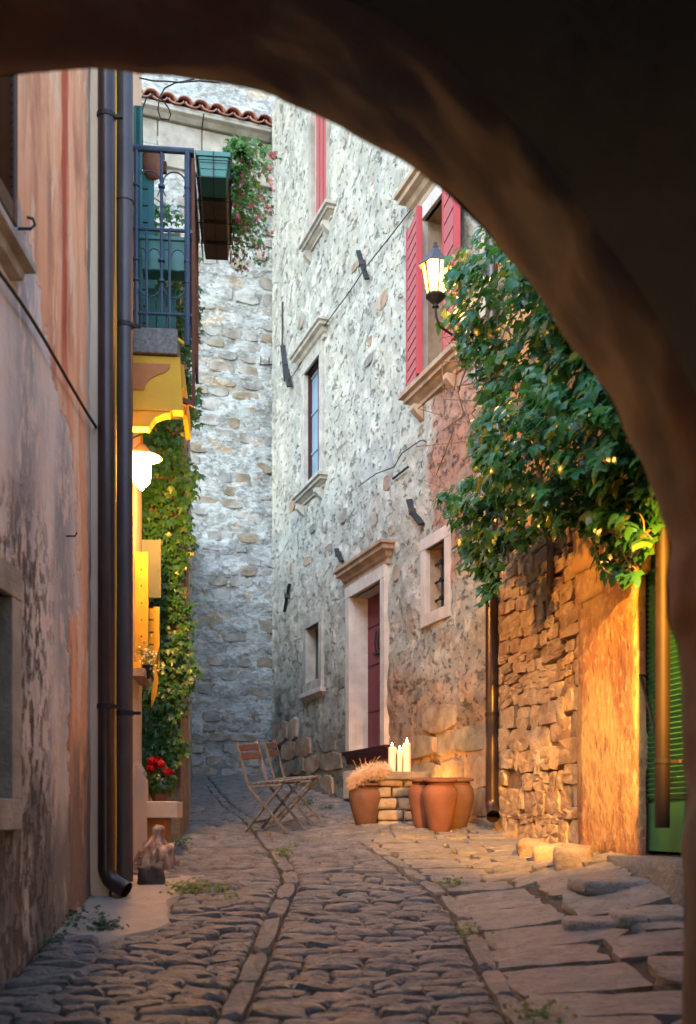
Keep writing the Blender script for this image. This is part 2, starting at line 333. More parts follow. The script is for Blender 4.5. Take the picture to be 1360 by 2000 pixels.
def obj(name, me, parent=None, loc=None, rot=None, scale=None):
    o = bpy.data.objects.new(name, me); col.objects.link(o); o.parent = parent
    if loc is not None: o.location = loc
    if rot is not None: o.rotation_euler = rot
    if scale is not None: o.scale = scale
    return o
def thing(name, label, cat, loc=(0, 0, 0), rot=(0, 0, 0), group=None):
    o = bpy.data.objects.new(name, None); col.objects.link(o); o.empty_display_size = .1; o.location = loc; o.rotation_euler = rot
    o['label'] = label; o['category'] = cat
    if group: o['group'] = group
    return o
def tag(o, label, cat, group=None):
    o['label'] = label; o['category'] = cat
    if group: o['group'] = group
    return o
def copy_thing(src, loc, rot, label):
    c = src.copy(); col.objects.link(c); c.location = loc; c.rotation_euler = rot; c['label'] = label
    for ch in src.children:
        d = ch.copy(); col.objects.link(d); d.parent = c
        for g in ch.children:
            e = g.copy(); col.objects.link(e); e.parent = d
    return c
def rough_mesh(mb, name, mt, cuts=2, amp=.02, sc=6, smooth=True, rnd=0.0, seed=0.0):
    me = mb.mesh(name, mt); bm = bmesh.new(); bm.from_mesh(me)
    bmesh.ops.subdivide_edges(bm, edges=bm.edges, cuts=cuts, use_grid_fill=True)
    if rnd:
        for _ in range(2): bmesh.ops.smooth_vert(bm, verts=bm.verts, factor=rnd, use_axis_x=True, use_axis_y=True, use_axis_z=True)
    bm.normal_update()
    for v in bm.verts:
        n = noise.noise_vector(Vector((v.co.x*sc+seed, v.co.y*sc, v.co.z*sc)))+.5*noise.noise_vector(Vector((v.co.x*sc*2.3, v.co.y*sc*2.3+seed, v.co.z*sc*2.3)))
        v.co += n*amp
    for f in bm.faces: f.smooth = smooth
    bm.to_mesh(me); bm.free(); return me

# unit stones: footprint 1x1 in x,y, height 1 in z (top face dressed by 'crown')
def unit_stone(name, mt, seed, crown=.18, cornerness=.5, inset=.84, n=10, jit=.0):
    rd = random.Random(seed); mb = MB(); out = []
    for k in range(n):
        t = 2*PI*(k+rd.uniform(-.18, .18))/n; c, s_ = math.cos(t), math.sin(t); m = max(abs(c), abs(s_))
        r = lerp(.5, .5/m, cornerness)*rd.uniform(.92-jit, 1.03); out.append((c*r, s_*r))
    vs = []
    for sc, z in ((1.0, 0), (1.0, .62), (inset, 1-crown*.35), (.45, 1.0)):
        for (x, y) in out: vs.append((x*sc+rd.uniform(-.02, .02), y*sc+rd.uniform(-.02, .02), z+(rd.uniform(-.10, .10) if z > .6 else 0)))
    vs.append((rd.uniform(-.1, .1), rd.uniform(-.1, .1), 1.0+rd.uniform(-.06, .06)))
    fs = [(i*n+k, i*n+(k+1) % n, (i+1)*n+(k+1) % n, (i+1)*n+k) for i in range(3) for k in range(n)]
    fs += [(3*n+k, 3*n+(k+1) % n, 4*n) for k in range(n)]
    mb.add(vs, fs); me = mb.mesh(name, mt, True)
    for p in me.polygons: p.use_smooth = True
    return me
def join_meshes(name, mt, items, parent=None):
    """items: (mesh, matrix) baked into one mesh"""
    V = []; F = []; off = 0; cache = {}
    for me, mat in items:
        if me.name not in cache:
            a = np.empty(len(me.vertices)*3, 'f'); me.vertices.foreach_get('co', a); cache[me.name] = (a.reshape(-1, 3), [tuple(p.vertices) for p in me.polygons])
        a, fs = cache[me.name]; m = np.array(mat); V.append(a@m[:3, :3].T+m[:3, 3]); F += [tuple(i+off for i in f) for f in fs]; off += len(a)
    me = bpy.data.meshes.new(name); me.from_pydata(np.concatenate(V).tolist(), [], F); me.materials.append(mt)
    for p in me.polygons: p.use_smooth = True
    o = bpy.data.objects.new(name, me); col.objects.link(o); o.parent = parent; o['kind'] = 'stuff'; return o

# ------------------------------------------------------------------ facades
class Facade:
    """local axes: x = u along the wall, y = out of the wall, z = up (0 = eye level)"""
    def __init__(s, origin, d):
        s.o = Vector((*origin, 0)); s.d = Vector((*d, 0)).normalized(); s.n = Vector((-s.d.y, s.d.x, 0)); s.rz = math.atan2(s.d.y, s.d.x)
        s.M = Matrix.Translation(s.o)@Matrix.Rotation(s.rz, 4, 'Z')
    def hit(s, px, py, off=0.0):
        r = Vector(((px-CX)/FX, 1, (HY-py)/FX)); o = s.o+s.n*off
        k = o.dot(s.n)/r.dot(s.n); p = r*k; return (p-s.o).dot(s.d), p.z, p.y
    def u(s, px, off=0.0): return s.hit(px, HY, off)[0]
    def z(s, px, py, off=0.0): return s.hit(px, py, off)[1]
    def w(s, u, off, z): return s.o+s.d*u+s.n*off+Vector((0, 0, z))
    def rect(s, x0, x1, yt, yb, off=0.0):
        u0, u1 = sorted((s.u(x0, off), s.u(x1, off))); xm = (x0+x1)/2
        return u0, u1, s.z(xm, yb, off), s.z(xm, yt, off)
FA = Facade((1.375, 9.79), (-.352, 1))          # tall stone house on the right, u grows away from the camera
FB = Facade((2.716, 3.0), (-.19, 1))            # nearer house on the right (passes the same corner)
FB = Facade((1.375+.19*(9.79-3.0), 3.0), (-.19, 1))
FL = Facade((-1.60, 6.72), (0, -1))             # near-left house, u grows toward the camera
FCR = Facade((-.80-.1*8.75, 8.75), (.1, -1))    # cream house
# back wall: runs left from behind FA
_c0 = Vector((-1.13, 17.6)); FC = Facade((_c0.x+.5*.94, _c0.y+.5*.34), (-.94, -.34))

def grid_wall(F, u0, u1, z0, z1, step, holes, mt, parent, amp, sc, name='wall', zs=1.0, uright=None):
    nu = int((u1-u0)/step)+1; nz = int((z1-z0)/step)+1
    us = sorted(set([round(lerp(u0, u1, i/nu), 4) for i in range(nu+1)]+[h[0] for h in holes]+[h[1] for h in holes]))
    zz = sorted(set([round(lerp(z0, z1, i/nz), 4) for i in range(nz+1)]+[h[2] for h in holes]+[h[3] for h in holes]))
    vs = []; fs = []; W = len(us)
    for z in zz:
        for u in us:
            e = 1.0
            for h in holes:
                dd = max(h[0]-u, u-h[1], h[2]-z, z-h[3]); e = min(e, max(0, dd/.08))
            a = noise.fractal(Vector((u*sc, z*sc*zs, 3.3)), 1.0, 2.0, 4)
            b = noise.noise(Vector((u*sc*5, z*sc*5*zs, 8.1)))
            vs.append((u, (a*amp-max(0, b-.25)*amp*1.6)*min(1, e)-.004, z))
    for j in range(len(zz)-1):
        for i in range(W-1):
            uc = (us[i]+us[i+1])/2; zc = (zz[j]+zz[j+1])/2
            if any(h[0] < uc < h[1] and h[2] < zc < h[3] for h in holes): continue
            fs.append((j*W+i, j*W+i+1, (j+1)*W+i+1, (j+1)*W+i))
    mb = MB().add(vs, fs); me = bpy.data.meshes.new(name); me.from_pydata(mb.v, [], mb.f); me.materials.append(mt)
    for p in me.polygons: p.use_smooth = True
    return obj(name, me, parent)
def reveal(h, depth, mt, parent, back_mt=None, name='reveal'):
    u0, u1, z0, z1 = h; d = -depth
    mb = MB().add([(u0, 0, z0), (u1, 0, z0), (u1, 0, z1), (u0, 0, z1), (u0, d, z0), (u1, d, z0), (u1, d, z1), (u0, d, z1)],
                  [(0, 1, 5, 4), (1, 2, 6, 5), (2, 3, 7, 6), (3, 0, 4, 7)])
    r = mb.build(name, mt, parent)
    if back_mt: MB().box(u0-.02, u1+.02, d-.05, d, z0-.02, z1+.02).build('pane' if 'glass' in back_mt.name or 'room' in back_mt.name or 'curtain' in back_mt.name or 'pane' in back_mt.name else 'panel', back_mt, parent)
    return r
def cornice(parent, u0, u1, z0, prof, mt, name='cornice'):
    """prof: (out, up) polyline from wall; swept with returned ends"""
    vs = []; n = len(prof)
    for (o, zz) in prof:
        e = o; vs += [(u0-e, -.01, z0+zz), (u0-e, o, z0+zz), (u1+e, o, z0+zz), (u1+e, -.01, z0+zz)]
    fs = []
    for i in range(n-1):
        for k in range(3): fs.append((i*4+k, i*4+k+1, (i+1)*4+k+1, (i+1)*4+k))
    fs += [(0, 3, 2, 1), ((n-1)*4, (n-1)*4+1, (n-1)*4+2, (n-1)*4+3)]
    return MB().add(vs, fs).build(name, mt, parent, bevel=.004)
CORN = [(.0, 0), (.03, .0), (.03, .05), (.06, .07), (.08, .11), (.13, .13), (.13, .17), (.16, .18), (.16, .215)]
SILL = [(.02, 0), (.02, .03), (.05, .05), (.07, .07), (.10, .075), (.10, .11), (.135, .12), (.135, .165)]
def surround(parent, h, wd, out, mt, top=True, bottom=True):
    u0, u1, z0, z1 = h
    MB().box(u0-wd, u0+.003, -.04, out, z0, z1).build('jamb', mt, parent, bevel=.006)
    MB().box(u1-.003, u1+wd, -.04, out, z0, z1).build('jamb', mt, parent, bevel=.006)
    if top: MB().box(u0-wd, u1+wd, -.04, out+.003, z1, z1+wd*1.05).build('lintel', mt, parent, bevel=.006)
    if bottom: MB().box(u0-wd, u1+wd, -.04, out+.003, z0-wd*1.05, z0).build('sill', mt, parent, bevel=.006)
def wall_stones(F, name, mt, parent, cells, metas):
    """cells: (u, z, w, h, depth, rot)"""
    rd = random.Random(len(cells)); out = []
    for (u, z, wd, hh, dp, ro) in cells:
        me = rd.choice(metas); out.append((me, (u, -.03, z), (R(-90)+rd.uniform(-.05, .05), ro, rd.uniform(-.04, .04)), (wd*rd.choice((-1, 1)), hh, dp)))
    return out

# ground height below eye level
GY = [0, 4.45, 5.2, 7, 8.5, 10, 11.5, 13, 14.5, 17, 20]; GZ = [-1.30, -.846, -.746, -.445, -.25, -.085, .03, .150, .33, .672, 1.0]
def G(X, Y):
    z = float(np.interp(Y, GY, GZ)) if Y > 0 else -1.3
    if Y < 10.2:
        z += sstep(.85, 1.85, X)*float(np.interp(Y, [4.6, 5.5, 6.4, 7.1, 7.9, 9.2], [0, .09, .20, .21, .08, 0]))
    z += .012*noise.noise(Vector((X*1.3, Y*1.3, 0)))
    return z
def on_ground(px, py, yl=3.5, yh=17):
    """walk the ray until it meets the street"""
    Y = yl
    while Y < yh:
        p = P(px, py, Y)
        if G(p.x, Y) >= p.z: return p
        Y += .01
    return P(px, py, yh)
TILT = R(5.2)

# ------------------------------------------------------------------ street
def left_x(Y): return -1.60 if Y < 6.8 else (-.80-.1*Y if Y < 8.75 else (-1.70 if Y < 9.3 else -1.42-.143*(Y-9.2)))
def right_x(Y): return FB.w((Y-3)*1.018, 0, 0).x if Y < 9.79 else 1.375-.352*(Y-9.79)
xs = np.concatenate([[-40, -12, -5], np.linspace(-3.4, 3.2, 45), [5, 12, 40]]); ys = np.concatenate([[-40, -10, -3, 0, 2], np.linspace(3, 19, 110), [24, 40, 60]])
V = [(x, y, G(x, y)-.028) for y in ys for x in xs]; W = len(xs)
bed = MB().add(V, [(j*W+i, j*W+i+1, (j+1)*W+i+1, (j+1)*W+i) for j in range(len(ys)-1) for i in range(W-1)]).build('street', M['joint_dark'], smooth=True)
bed['kind'] = 'structure'
cob = [unit_stone('cobble', M['cobble'], 100+i, crown=.28, cornerness=.84, inset=.86) for i in range(12)]
flg = [unit_stone('flagstone', M['flag'], 200+i, crown=.06, cornerness=.9, inset=.975, n=16, jit=.05) for i in range(8)]
gst = [unit_stone('gutter_stone', M['cobble'], 250+i, crown=.1, cornerness=.86, inset=.93, n=14, jit=.06) for i in range(6)]
def gut1(Y): return float(np.interp(Y, [3, 4.45, 7.3, 8.1, 11, 16.8, 18], [-.60, -.50, -.385, -.50, -1.02, -2.25, -2.4]))
def gut2(Y): return float(np.interp(Y, [3, 4.45, 6.5, 9.2], [.80, .72, .66, .12]))
pieces = []   # (mesh, loc, rot, scale, near)
rd = random.Random(3)
def lay(me, x, y, wx, wy, h, ry=0, tilt=.04):
    e = .08; sx = (G(x+e, y)-G(x-e, y))/(2*e); sy = (G(x, y+e)-G(x, y-e))/(2*e)
    pieces.append((me, (x, y, G(x, y)-.062), (math.atan(sy)+rd.uniform(-tilt, tilt), -math.atan(sx)+rd.uniform(-tilt, tilt), ry), (wx*rd.choice((-1, 1)), wy*rd.choice((-1, 1)), h)))
y = 3.3
while y < 17.6:
    dy = rd.uniform(.062, .098)*(1 if y < 9 else 1.2)
    xl = left_x(y) if not (5.9 < y < 7.3) else -1.06
    segs = [(xl, gut1(y)-.062), (gut1(y)+.062, gut2(y)-.062 if y < 9.2 else (.40 if y < 10.2 else right_x(y)))]
    for sa, sb in segs:
        x = sa
        while x < sb-.03:
            wx = rd.uniform(.12, .34)*(1 if y < 9 else 1.15)
            if sb-x-wx < .10: wx = sb-x
            wx = min(wx, .42); xc = x+wx/2; near = min(abs(xc-gut1(y)), abs(xc-gut2(y)))
            yy = y+(.07*math.sin(xc*1.6+y*.7)+.02*noise.noise(Vector((xc*3, y*3, 2))))*min(1, near/.3+.35)
            lay(rd.choice(cob), xc, yy, wx*1.03, dy*1.13, rd.uniform(.058, .082), rd.uniform(-.10, .10), .11)
            x += wx
    y += dy
for gf, a, b in ((gut1, 3.3, 17.3), (gut2, 3.3, 9.1)):              # gutter strips of long stones
    y = a
    while y < b:
        L = rd.uniform(.34, .75); ym = y+L/2; an = math.atan2(gf(y)-gf(y+L), L)
        lay(rd.choice(gst), gf(ym), ym, .115, L*.98, .066, an, .015); y += L
y = 3.4                                                             # flagstones on the right
while y < 9.3:
    big = y < 6.3; dy = rd.uniform(.30, .46) if big else rd.uniform(.16, .30); x = gut2(y)+.025
    xr = right_x(y)+.05
    while x < xr:
        wx = rd.uniform(.55, .95) if big else rd.uniform(.25, .62); lay(rd.choice(flg), x+wx/2, y+dy/2+rd.uniform(-.02, .02), wx*1.0, dy*1.0, .066+rd.uniform(-.005, .006), rd.uniform(-.09, .09), .012); x += wx
    y += dy
y = 9.2
while y < 10.25:
    dy = rd.uniform(.15, .24); x = .38
    while x < right_x(y):
        wx = rd.uniform(.22, .45); lay(rd.choice(flg), x+wx/2, y+dy/2, wx, dy, rd.uniform(.07, .1), rd.uniform(-.15, .15), .05); x += wx
    y += dy
vis = [p for p in pieces if p[1][1] > 4.3 and abs(p[1][0]/p[1][1]) < .33]
rest = [p for p in pieces if not (p[1][1] > 4.3 and abs(p[1][0]/p[1][1]) < .33)]
vis.sort(key=lambda p: -(abs(p[3][0])*abs(p[3][1])*(abs(p[1][2]))+.004)/p[1][1]**3)
fl = [p for p in vis if p[0] in flg or p[0] in gst][:300]; cb = [p for p in vis if p[0] in cob][:300]
ids = set(id(p) for p in fl+cb); far = [p for p in vis if id(p) not in ids]+rest
for me, l, r_, s_ in fl: obj('flagstone' if me in flg else 'gutter_stone', me, bed, l, r_, s_)
for me, l, r_, s_ in cb: obj('cobble', me, bed, l, r_, s_)
join_meshes('cobble_paving', M['cobble'], [(me, Matrix.LocRotScale(Vector(l), Euler(r_), Vector(s_))) for me, l, r_, s_ in far], bed)
# cement apron at the foot of the downpipes
V = []; nx, ny = 14, 26
for j in range(ny+1):
    for i in range(nx+1):
        Y = lerp(5.75, 7.45, j/ny); xr = -1.0-.07*math.sin(Y*5)-.10*noise.noise(Vector((0, Y*3, 1)))-max(0, 6.1-Y)*.8; X = lerp(-1.66, xr, i/nx)
        V.append((X, Y, G(X, Y)+.012+.012*fbm(X, Y, 0, 5)-(.07 if i == nx or j in (0, ny) else 0)))
ap = MB().add(V, [(j*(nx+1)+i, j*(nx+1)+i+1, (j+1)*(nx+1)+i+1, (j+1)*(nx+1)+i) for j in range(ny) for i in range(nx)]).build('path_apron', M['concrete'], smooth=True)
ap['kind'] = 'structure'

# ------------------------------------------------------------------ archway we look through
arch = thing('stone_archway', 'dark plastered stone archway framing the whole street view', 'archway')
YA, YN = 3.0, 2.52
right = [(180, 142), (300, 151), (430, 170), (530, 196), (620, 231), (710, 276), (800, 331), (880, 395), (950, 468), (1020, 550), (1090, 642), (1150, 732), (1200, 820), (1240, 890), (1268, 955), (1289, 1015), (1300, 1065), (1296, 1105), (1288, 1150), (1292, 1205), (1314, 1252), (1324, 1310), (1327, 1500), (1328, 1700), (1327, 2000), (1327, 2250), (1327, 2700)]
def smooth_line(pts, n):
    out = []
    for i in range(len(pts)-1):
        for k in range(n): out.append((lerp(pts[i][0], pts[i+1][0], k/n), lerp(pts[i][1], pts[i+1][1], k/n)))
    out.append(pts[-1]); return out
prof = [((360-x), y) for x, y in right[::-1][:-1]]+right
prof = [P(x, y, YA) for x, y in smooth_line(prof, 4)]; prof = [(p.x, p.z) for p in prof]
for _ in range(3): prof = [prof[0]]+[((prof[i-1][0]+2*prof[i][0]+prof[i+1][0])/4, (prof[i-1][1]+2*prof[i][1]+prof[i+1][1])/4) for i in range(1, len(prof)-1)]+[prof[-1]]
prof = [(x+.010*noise.noise(Vector((x*6, z*6, 0)))+.004*noise.noise(Vector((x*20, z*20, 0))), z+.010*noise.noise(Vector((x*6, z*6, 5)))) for x, z in prof]
V = []; nY = 12; n = len(prof)
for j in range(nY+1):
    t = j/nY; Yj = lerp(YN, YA, t); e = .012*(abs(2*t-1)**6)
    for (x, z) in prof:
        q = .012*fbm(x, Yj, z, 5); c = Vector((x+.71, z-.4)).normalized(); V.append((x+c.x*(q+e), Yj, z+c.y*(q+e)))
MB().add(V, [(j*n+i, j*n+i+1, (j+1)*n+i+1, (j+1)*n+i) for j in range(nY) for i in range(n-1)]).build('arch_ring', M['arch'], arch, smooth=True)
def arch_face(Yf, name, mt, outx, outz):
    V = []; m = 6
    for i, (x, z) in enumerate(prof):
        c = Vector((x+.71, z-.4)).normalized(); a = V.append
        # project outward to a bounding box
        X1 = -.71+math.copysign(outx, x+.71); 
        if abs(c.x) > 1e-6: k1 = (outx-abs(x+.71))/abs(c.x)
        else: k1 = 1e9
        k2 = (outz-z)/c.y if c.y > .05 else 1e9
        k = min(k1, k2)
        for q in range(m+1): V.append((x+c.x*(.012+k*(q/m)**2), Yf, z+c.y*(.012+k*(q/m)**2)))
    return MB().add(V, [(i*(m+1)+q, i*(m+1)+q+1, (i+1)*(m+1)+q+1, (i+1)*(m+1)+q) for i in range(n-1) for q in range(m)]).build(name, mt, arch, smooth=True)
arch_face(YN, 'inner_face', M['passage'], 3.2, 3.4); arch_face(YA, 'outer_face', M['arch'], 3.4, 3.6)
MB().box(-3.95, 2.55, -6, YN+.02, 2.9, 3.3).build('vault', M['passage'], arch)
MB().box(-3.95, -3.6, -6, YN+.02, -1.6, 2.9).build('side_wall', M['passage'], arch); MB().box(2.3, 2.55, -6, YN+.02, -1.6, 2.9).build('side_wall', M['passage'], arch)
MB().box(-3.95, -1.3, -6.3, -6, -1.6, 3.3).build('end_wall', M['passage'], arch); MB().box(.3, 2.55, -6.3, -6, -1.6, 3.3).build('end_wall', M['passage'], arch); MB().box(-1.3, .3, -6.3, -6, 1.3, 3.3).build('end_lintel', M['passage'], arch)
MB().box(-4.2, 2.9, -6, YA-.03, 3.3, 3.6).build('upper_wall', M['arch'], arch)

# ------------------------------------------------------------------ right: tall stone house
HA = thing('stone_house', 'tall pitted stone house on the right with red shutters and a maroon door', 'house'); HA.matrix_world = FA.M
oD = FA.rect(689, 750, 1150, 1462); oBar = FA.rect(834, 872, 1063, 1192); oSm = FA.rect(601, 626, 1222, 1330)
oW2 = FA.rect(597, 627, 712, 948); oBig = FA.rect(830, 884, 395, 725); oW1 = FA.rect(611, 641, 160, 440)
wallA = grid_wall(FA, 0, 7.75, -.8, 11.4, .038, [oD, oBar, oSm, oW2, oBig, oW1], M['wallA'], HA, .034, 2.2, zs=1.0)
MB().box(0, 7.7, -5, -.5, -.8, 11.4).build('core', M['glassdark'], HA)
MB().box(-.02, .0, -5, -.02, -.8, 11.4).build('gable_wall', M['wallA'], HA); MB().box(7.75, 7.78, -5, 0, -.8, 11.4).build('gable_wall', M['wallA'], HA)
# door
door = MB(); u0, u1, z0, z1 = oD
reveal(oD, .24, M['trim'], HA); MB().box(u0, u1, -.30, -.24, z0, z1).build('lining', M['maroon2'], HA)
dr = MB().box(u0, u1, -.24, -.205, z0, z1).build('door', M['maroon'], HA)
for zf in (.25, .55, .8):
    zz = lerp(z0, z1, zf); MB().box(u0+.02, u1-.02, -.205, -.195, zz, zz+.012).build('door_moulding', M['maroon2'], dr)
MB().tube([(u1-.62, -.19, lerp(z0, z1, .40)), (u1-.62, -.16, lerp(z0, z1, .405)), (u1-.62, -.15, lerp(z0, z1, .39)), (u1-.62, -.16, lerp(z0, z1, .37)), (u1-.62, -.19, lerp(z0, z1, .375))], .008, 6).build('knocker', M['black'], dr)
for k in range(3): MB().tube([(u0+.55+k*.1, -.19, lerp(z0, z1, .62)), (u0+.55+k*.1, -.17, lerp(z0, z1, .68)), (u0+.55+k*.1, -.19, lerp(z0, z1, .76))], .01, 6).build('door_grille', M['black'], dr)
MB().box(u0+.5, u0+.82, -.2, -.175, lerp(z0, z1, .61), lerp(z0, z1, .625)).build('door_grille', M['black'], dr)
surround(HA, oD, .14, .05, M['trim'], bottom=False)
cornice(HA, u0-.16, u1+.16, z1+.147, [(a, b*1.15) for a, b in CORN], M['trim_warm'])
cornice(HA, u0-.16, u1+.16, z0-.15, [(.02, .0), (.02, .05), (.035, .08), (.05, .10), (.07, .11), (.07, .148)], M['maroon2'], 'door_step')
MB().box(u0-.14, u1+.14, -.04, .08, z0-.6, z0-.25).build('step_block', M['trim'], HA, bevel=.01)
# barred window
reveal(oBar, .19, M['trim_warm'], HA, M['glassdark']); surround(HA, oBar, .12, .025, M['trim'])
u0, u1, z0, z1 = oBar
for k in range(2): uu = lerp(u0, u1, (k+1)/3); MB().tube([(uu, -.10, z0), (uu, -.10, z1)], .012, 6).build('bar', M['black'], HA)
for k in range(3):
    zz = lerp(z0, z1, (k+.8)/3.6); MB().tube([(u0, -.10, zz), (u1, -.10, zz)], .013, 6).build('bar', M['black'], HA)
    for q in range(2):
        uu = lerp(u0, u1, (q+1)/3); MB().box(uu-.02, uu+.02, -.125, -.075, zz-.02, zz+.02).build('bar_collar', M['black'], HA)
# small window
reveal(oSm, .12, M['trim_dark'], HA, M['glassdark']); surround(HA, oSm, .13, .03, M['trim_dark'])
u0, u1, z0, z1 = oSm; cornice(HA, u0-.15, u1+.15, z0-.26, [(.0, 0), (.05, .05), (.07, .06), (.07, .12)], M['trim'], 'sill')
# first floor window with the blue curtain
reveal(oW2, .10, M['maroon2'], HA); u0, u1, z0, z1 = oW2
MB().box(u0, u1, -.20, -.10, z0, z1).build('pane', M['glassblue'], HA)
MB().box(lerp(u0, u1, .46), lerp(u0, u1, .54), -.10, -.08, z0, z1).build('mullion', M['maroon2'], HA)
for zf in (.02, .33, .66, .97): MB().box(u0, u1, -.10, -.085, lerp(z0, z1, zf)-.015, lerp(z0, z1, zf)+.015).build('glazing_bar', M['glassblue'], HA)
surround(HA, oW2, .13, .03, M['trim_dark'], bottom=False); cornice(HA, u0-.2, u1+.16, z1+.14, CORN, M['trim_dark'])
cornice(HA, u0-.16, u1+.14, z0-.165, SILL, M['trim_dark'], 'sill')
def corbel(F, h, mt):
    u0, u1, z0, z1 = h
    for uu in (u0-.10, u1+.04):
        MB().prism([(0, -.0), (.11, .0), (.115, -.05), (.07, -.10), (.03, -.13), (0, -.16)], uu, uu+.09, 0).build('corbel', mt, HA, smooth=True).location.z = z0-.167
corbel(FA, oW2, M['trim_dark'])
# top floor window, closed red shutter
u0, u1, z0, z1 = oW1; reveal(oW1, .12, M['trim'], HA)
sh = MB().box(u0, u1, -.09, -.05, z0, z1).build('shutter', M['redstreak'], HA, label='weathered streaky red shutter')
for k in range(1, 4): uu = lerp(u0, u1, k/4); MB().box(uu-.006, uu+.006, -.052, -.04, z0, z1).build('batten', M['redpaint'], sh)
surround(HA, oW1, .12, .03, M['ashlar'], bottom=False); cornice(HA, u0-.16, u1+.14, z0-.165, SILL, M['trim_dark'], 'sill'); corbel(FA, oW1, M['trim_dark'])
# big window with open board shutters
u0, u1, z0, z1 = oBig; reveal(oBig, .36, M['trim_warm'], HA, M['glassdark']); surround(HA, oBig, .15, .035, M['trim'], bottom=False)
cornice(HA, u0-.2, u1+.2, z1+.16, [(a*1.25, b*1.3) for a, b in CORN], M['trim_warm']); cornice(HA, u0-.2, u1+.2, z0-.20, [(a*1.2, b*1.2) for a, b in SILL], M['trim_warm'], 'sill'); corbel(FA, (u0, u1, z0-.03, z1), M['trim_warm'])
def board_shutter(uh, un, off0, off1, z0, z1, mtb, mte, nb, label):
    """leaf from hinge uh to un; a board every step, as an open leaf"""
    e = thing('shutter_leaf', '', '', (0, 0, 0)); e.parent = HA; e.name = 'shutter'
    del e['category']; e['label'] = label
    a = Vector((uh, off0, 0)); b = Vector((un, off1, 0)); L = (b-a).length; e.location = (uh, off0, 0); e.rotation_euler = (0, 0, math.atan2(b.y-a.y, b.x-a.x))
    H = (z1-z0)/nb; bd = MB().box(.05, L-.05, -.018, .012, .0, H-.022).mesh('board', mtb)
    for k in range(nb): obj('board', bd, e, (0, 0, z0+k*H))
    MB().box(0, .05, -.025, .025, z0, z1).build('stile', mte, e, bevel=.004); MB().box(L-.05, L, -.03, .03, z0, z1).build('stile', mte, e, bevel=.004)
    MB().box(.045, L-.045, .0125, .02, z0, z1).build('backing', M['maroon2'], e)  # dark sheet stands in for the shade in the board gaps
    return e
uA = FA.u(826); board_shutter(FA.u(797, .08), FA.u(820, .16), .08, .16, z0, z1, M['pinkpaint'], M['redpaint'], 16, 'far red louvred shutter leaf beside the lantern')
board_shutter(u0-.02, u0-.48, .10, .17, z0+.02, z1+.25, M['pinkpaint'], M['redpaint'], 11, 'near wide red board shutter leaf above the ivy')
# foundation blocks and rubble showing through
bA = [unit_stone('foundation_stone', M['stoneA'], 300+i, crown=.10, cornerness=.9, inset=.95) for i in range(8)]
cells = []; rdd = random.Random(12)
z = -.45
while z < 1.55:
    hh = rdd.uniform(.26, .40); u = .03+rdd.uniform(0, .15)
    while u < 6.9:
        wd = rdd.uniform(.45, 1.0); gz = G(FA.w(u, 0, 0).x, FA.w(u, 0, 0).y)
        top = gz+(.95 if u < 2.6 else .85)+.35*math.sin(u*2.1)
        inh = any(h[0]-.2 < u+wd/2+wd*.45 and u+wd/2-wd*.45 < h[1]+.2 and h[2]-.35 < z+hh*.5 and z-hh*.5 < h[3]+.2 for h in (oD, oBar, oSm, oBig, oW2))
        if z < top and z > gz-.25 and not inh: cells.append((u+wd/2, z, wd*.99, hh*.98, rdd.uniform(.036, .062), rdd.uniform(-.05, .05)))
        u += wd
    z += hh
for _ in range(34):
    u = rdd.uniform(.1, 7.2); z = rdd.uniform(1, 8.5)
    if not any(h[0]-.35 < u < h[1]+.35 and h[2]-.45 < z < h[3]+.5 for h in (oD, oBar, oSm, oBig, oW2, oW1)): cells.append((u, z, rdd.uniform(.15, .35), rdd.uniform(.1, .2), .034, rdd.uniform(-.2, .2)))
for me, l, r_, s_ in wall_stones(FA, 'x', None, HA, cells, bA): obj('foundation_stone', me, HA, l, r_, s_)

# ------------------------------------------------------------------ right: nearer house with field-stone wall and green door
HB = thing('ochre_house', 'ochre field-stone house on the right with a green door behind the ivy', 'house'); HB.matrix_world = FB.M
uS0, uS1 = FB.u(1155), FB.u(975)-.0; uP0 = FB.u(1250)
oG = (FB.u(1425), FB.u(1250, .10), FB.z(1290, 1668), FB.z(1252, 1095)); uI = FB.u(1265, .04)
grid_wall(FB, .2, uS1+.02, -1.0, 5.55, .05, [oG], M['ochre'], HB, .02, 1.7)
MB().box(.2, uS1, -4, -.45, -1, 5.55).build('core', M['glassdark'], HB)
MB().box(uS0+.01, uS1, -.01, .012, -.7, 2.45).build('mortar_bed', M['joint'], HB)
sB = [unit_stone('field_stone', M['stoneB'], 400+i, crown=.07, cornerness=.93, inset=.96, n=14, jit=.03) for i in range(12)]
cells = []; z = -.55; rdd = random.Random(5)
while z < 2.35:
    hh = rdd.choice((.09, .12, .15, .19)) if z > -.1 else rdd.uniform(.15, .22); u = uS0+.015
    while u < uS1-.06:
        wd = min(rdd.choice((.14, .2, .27, .35, .46))*rdd.uniform(.9, 1.1), uS1-.02-u)
        zz = z+.035*math.sin(u*3.1)
        if rdd.random() > .03: cells.append((u+wd/2, zz+hh/2+rdd.uniform(-.01, .01), wd*1.04, hh*rdd.uniform(.96, 1.12), rdd.uniform(.085, .105), rdd.uniform(-.07, .07)))
        u += wd
    z += hh*.97
print('field stones', len(cells))
for me, l, r_, s_ in wall_stones(FB, 'x', None, HB, cells[:300], sB): obj('field_stone', me, HB, l, r_, s_)
if len(cells) > 300:
    join_meshes('field_stone_rest', M['stoneB'], [(me, Matrix.LocRotScale(Vector(l), Euler(r_), Vector(s_))) for me, l, r_, s_ in wall_stones(FB, 'x', None, HB, cells[300:], sB)], HB)
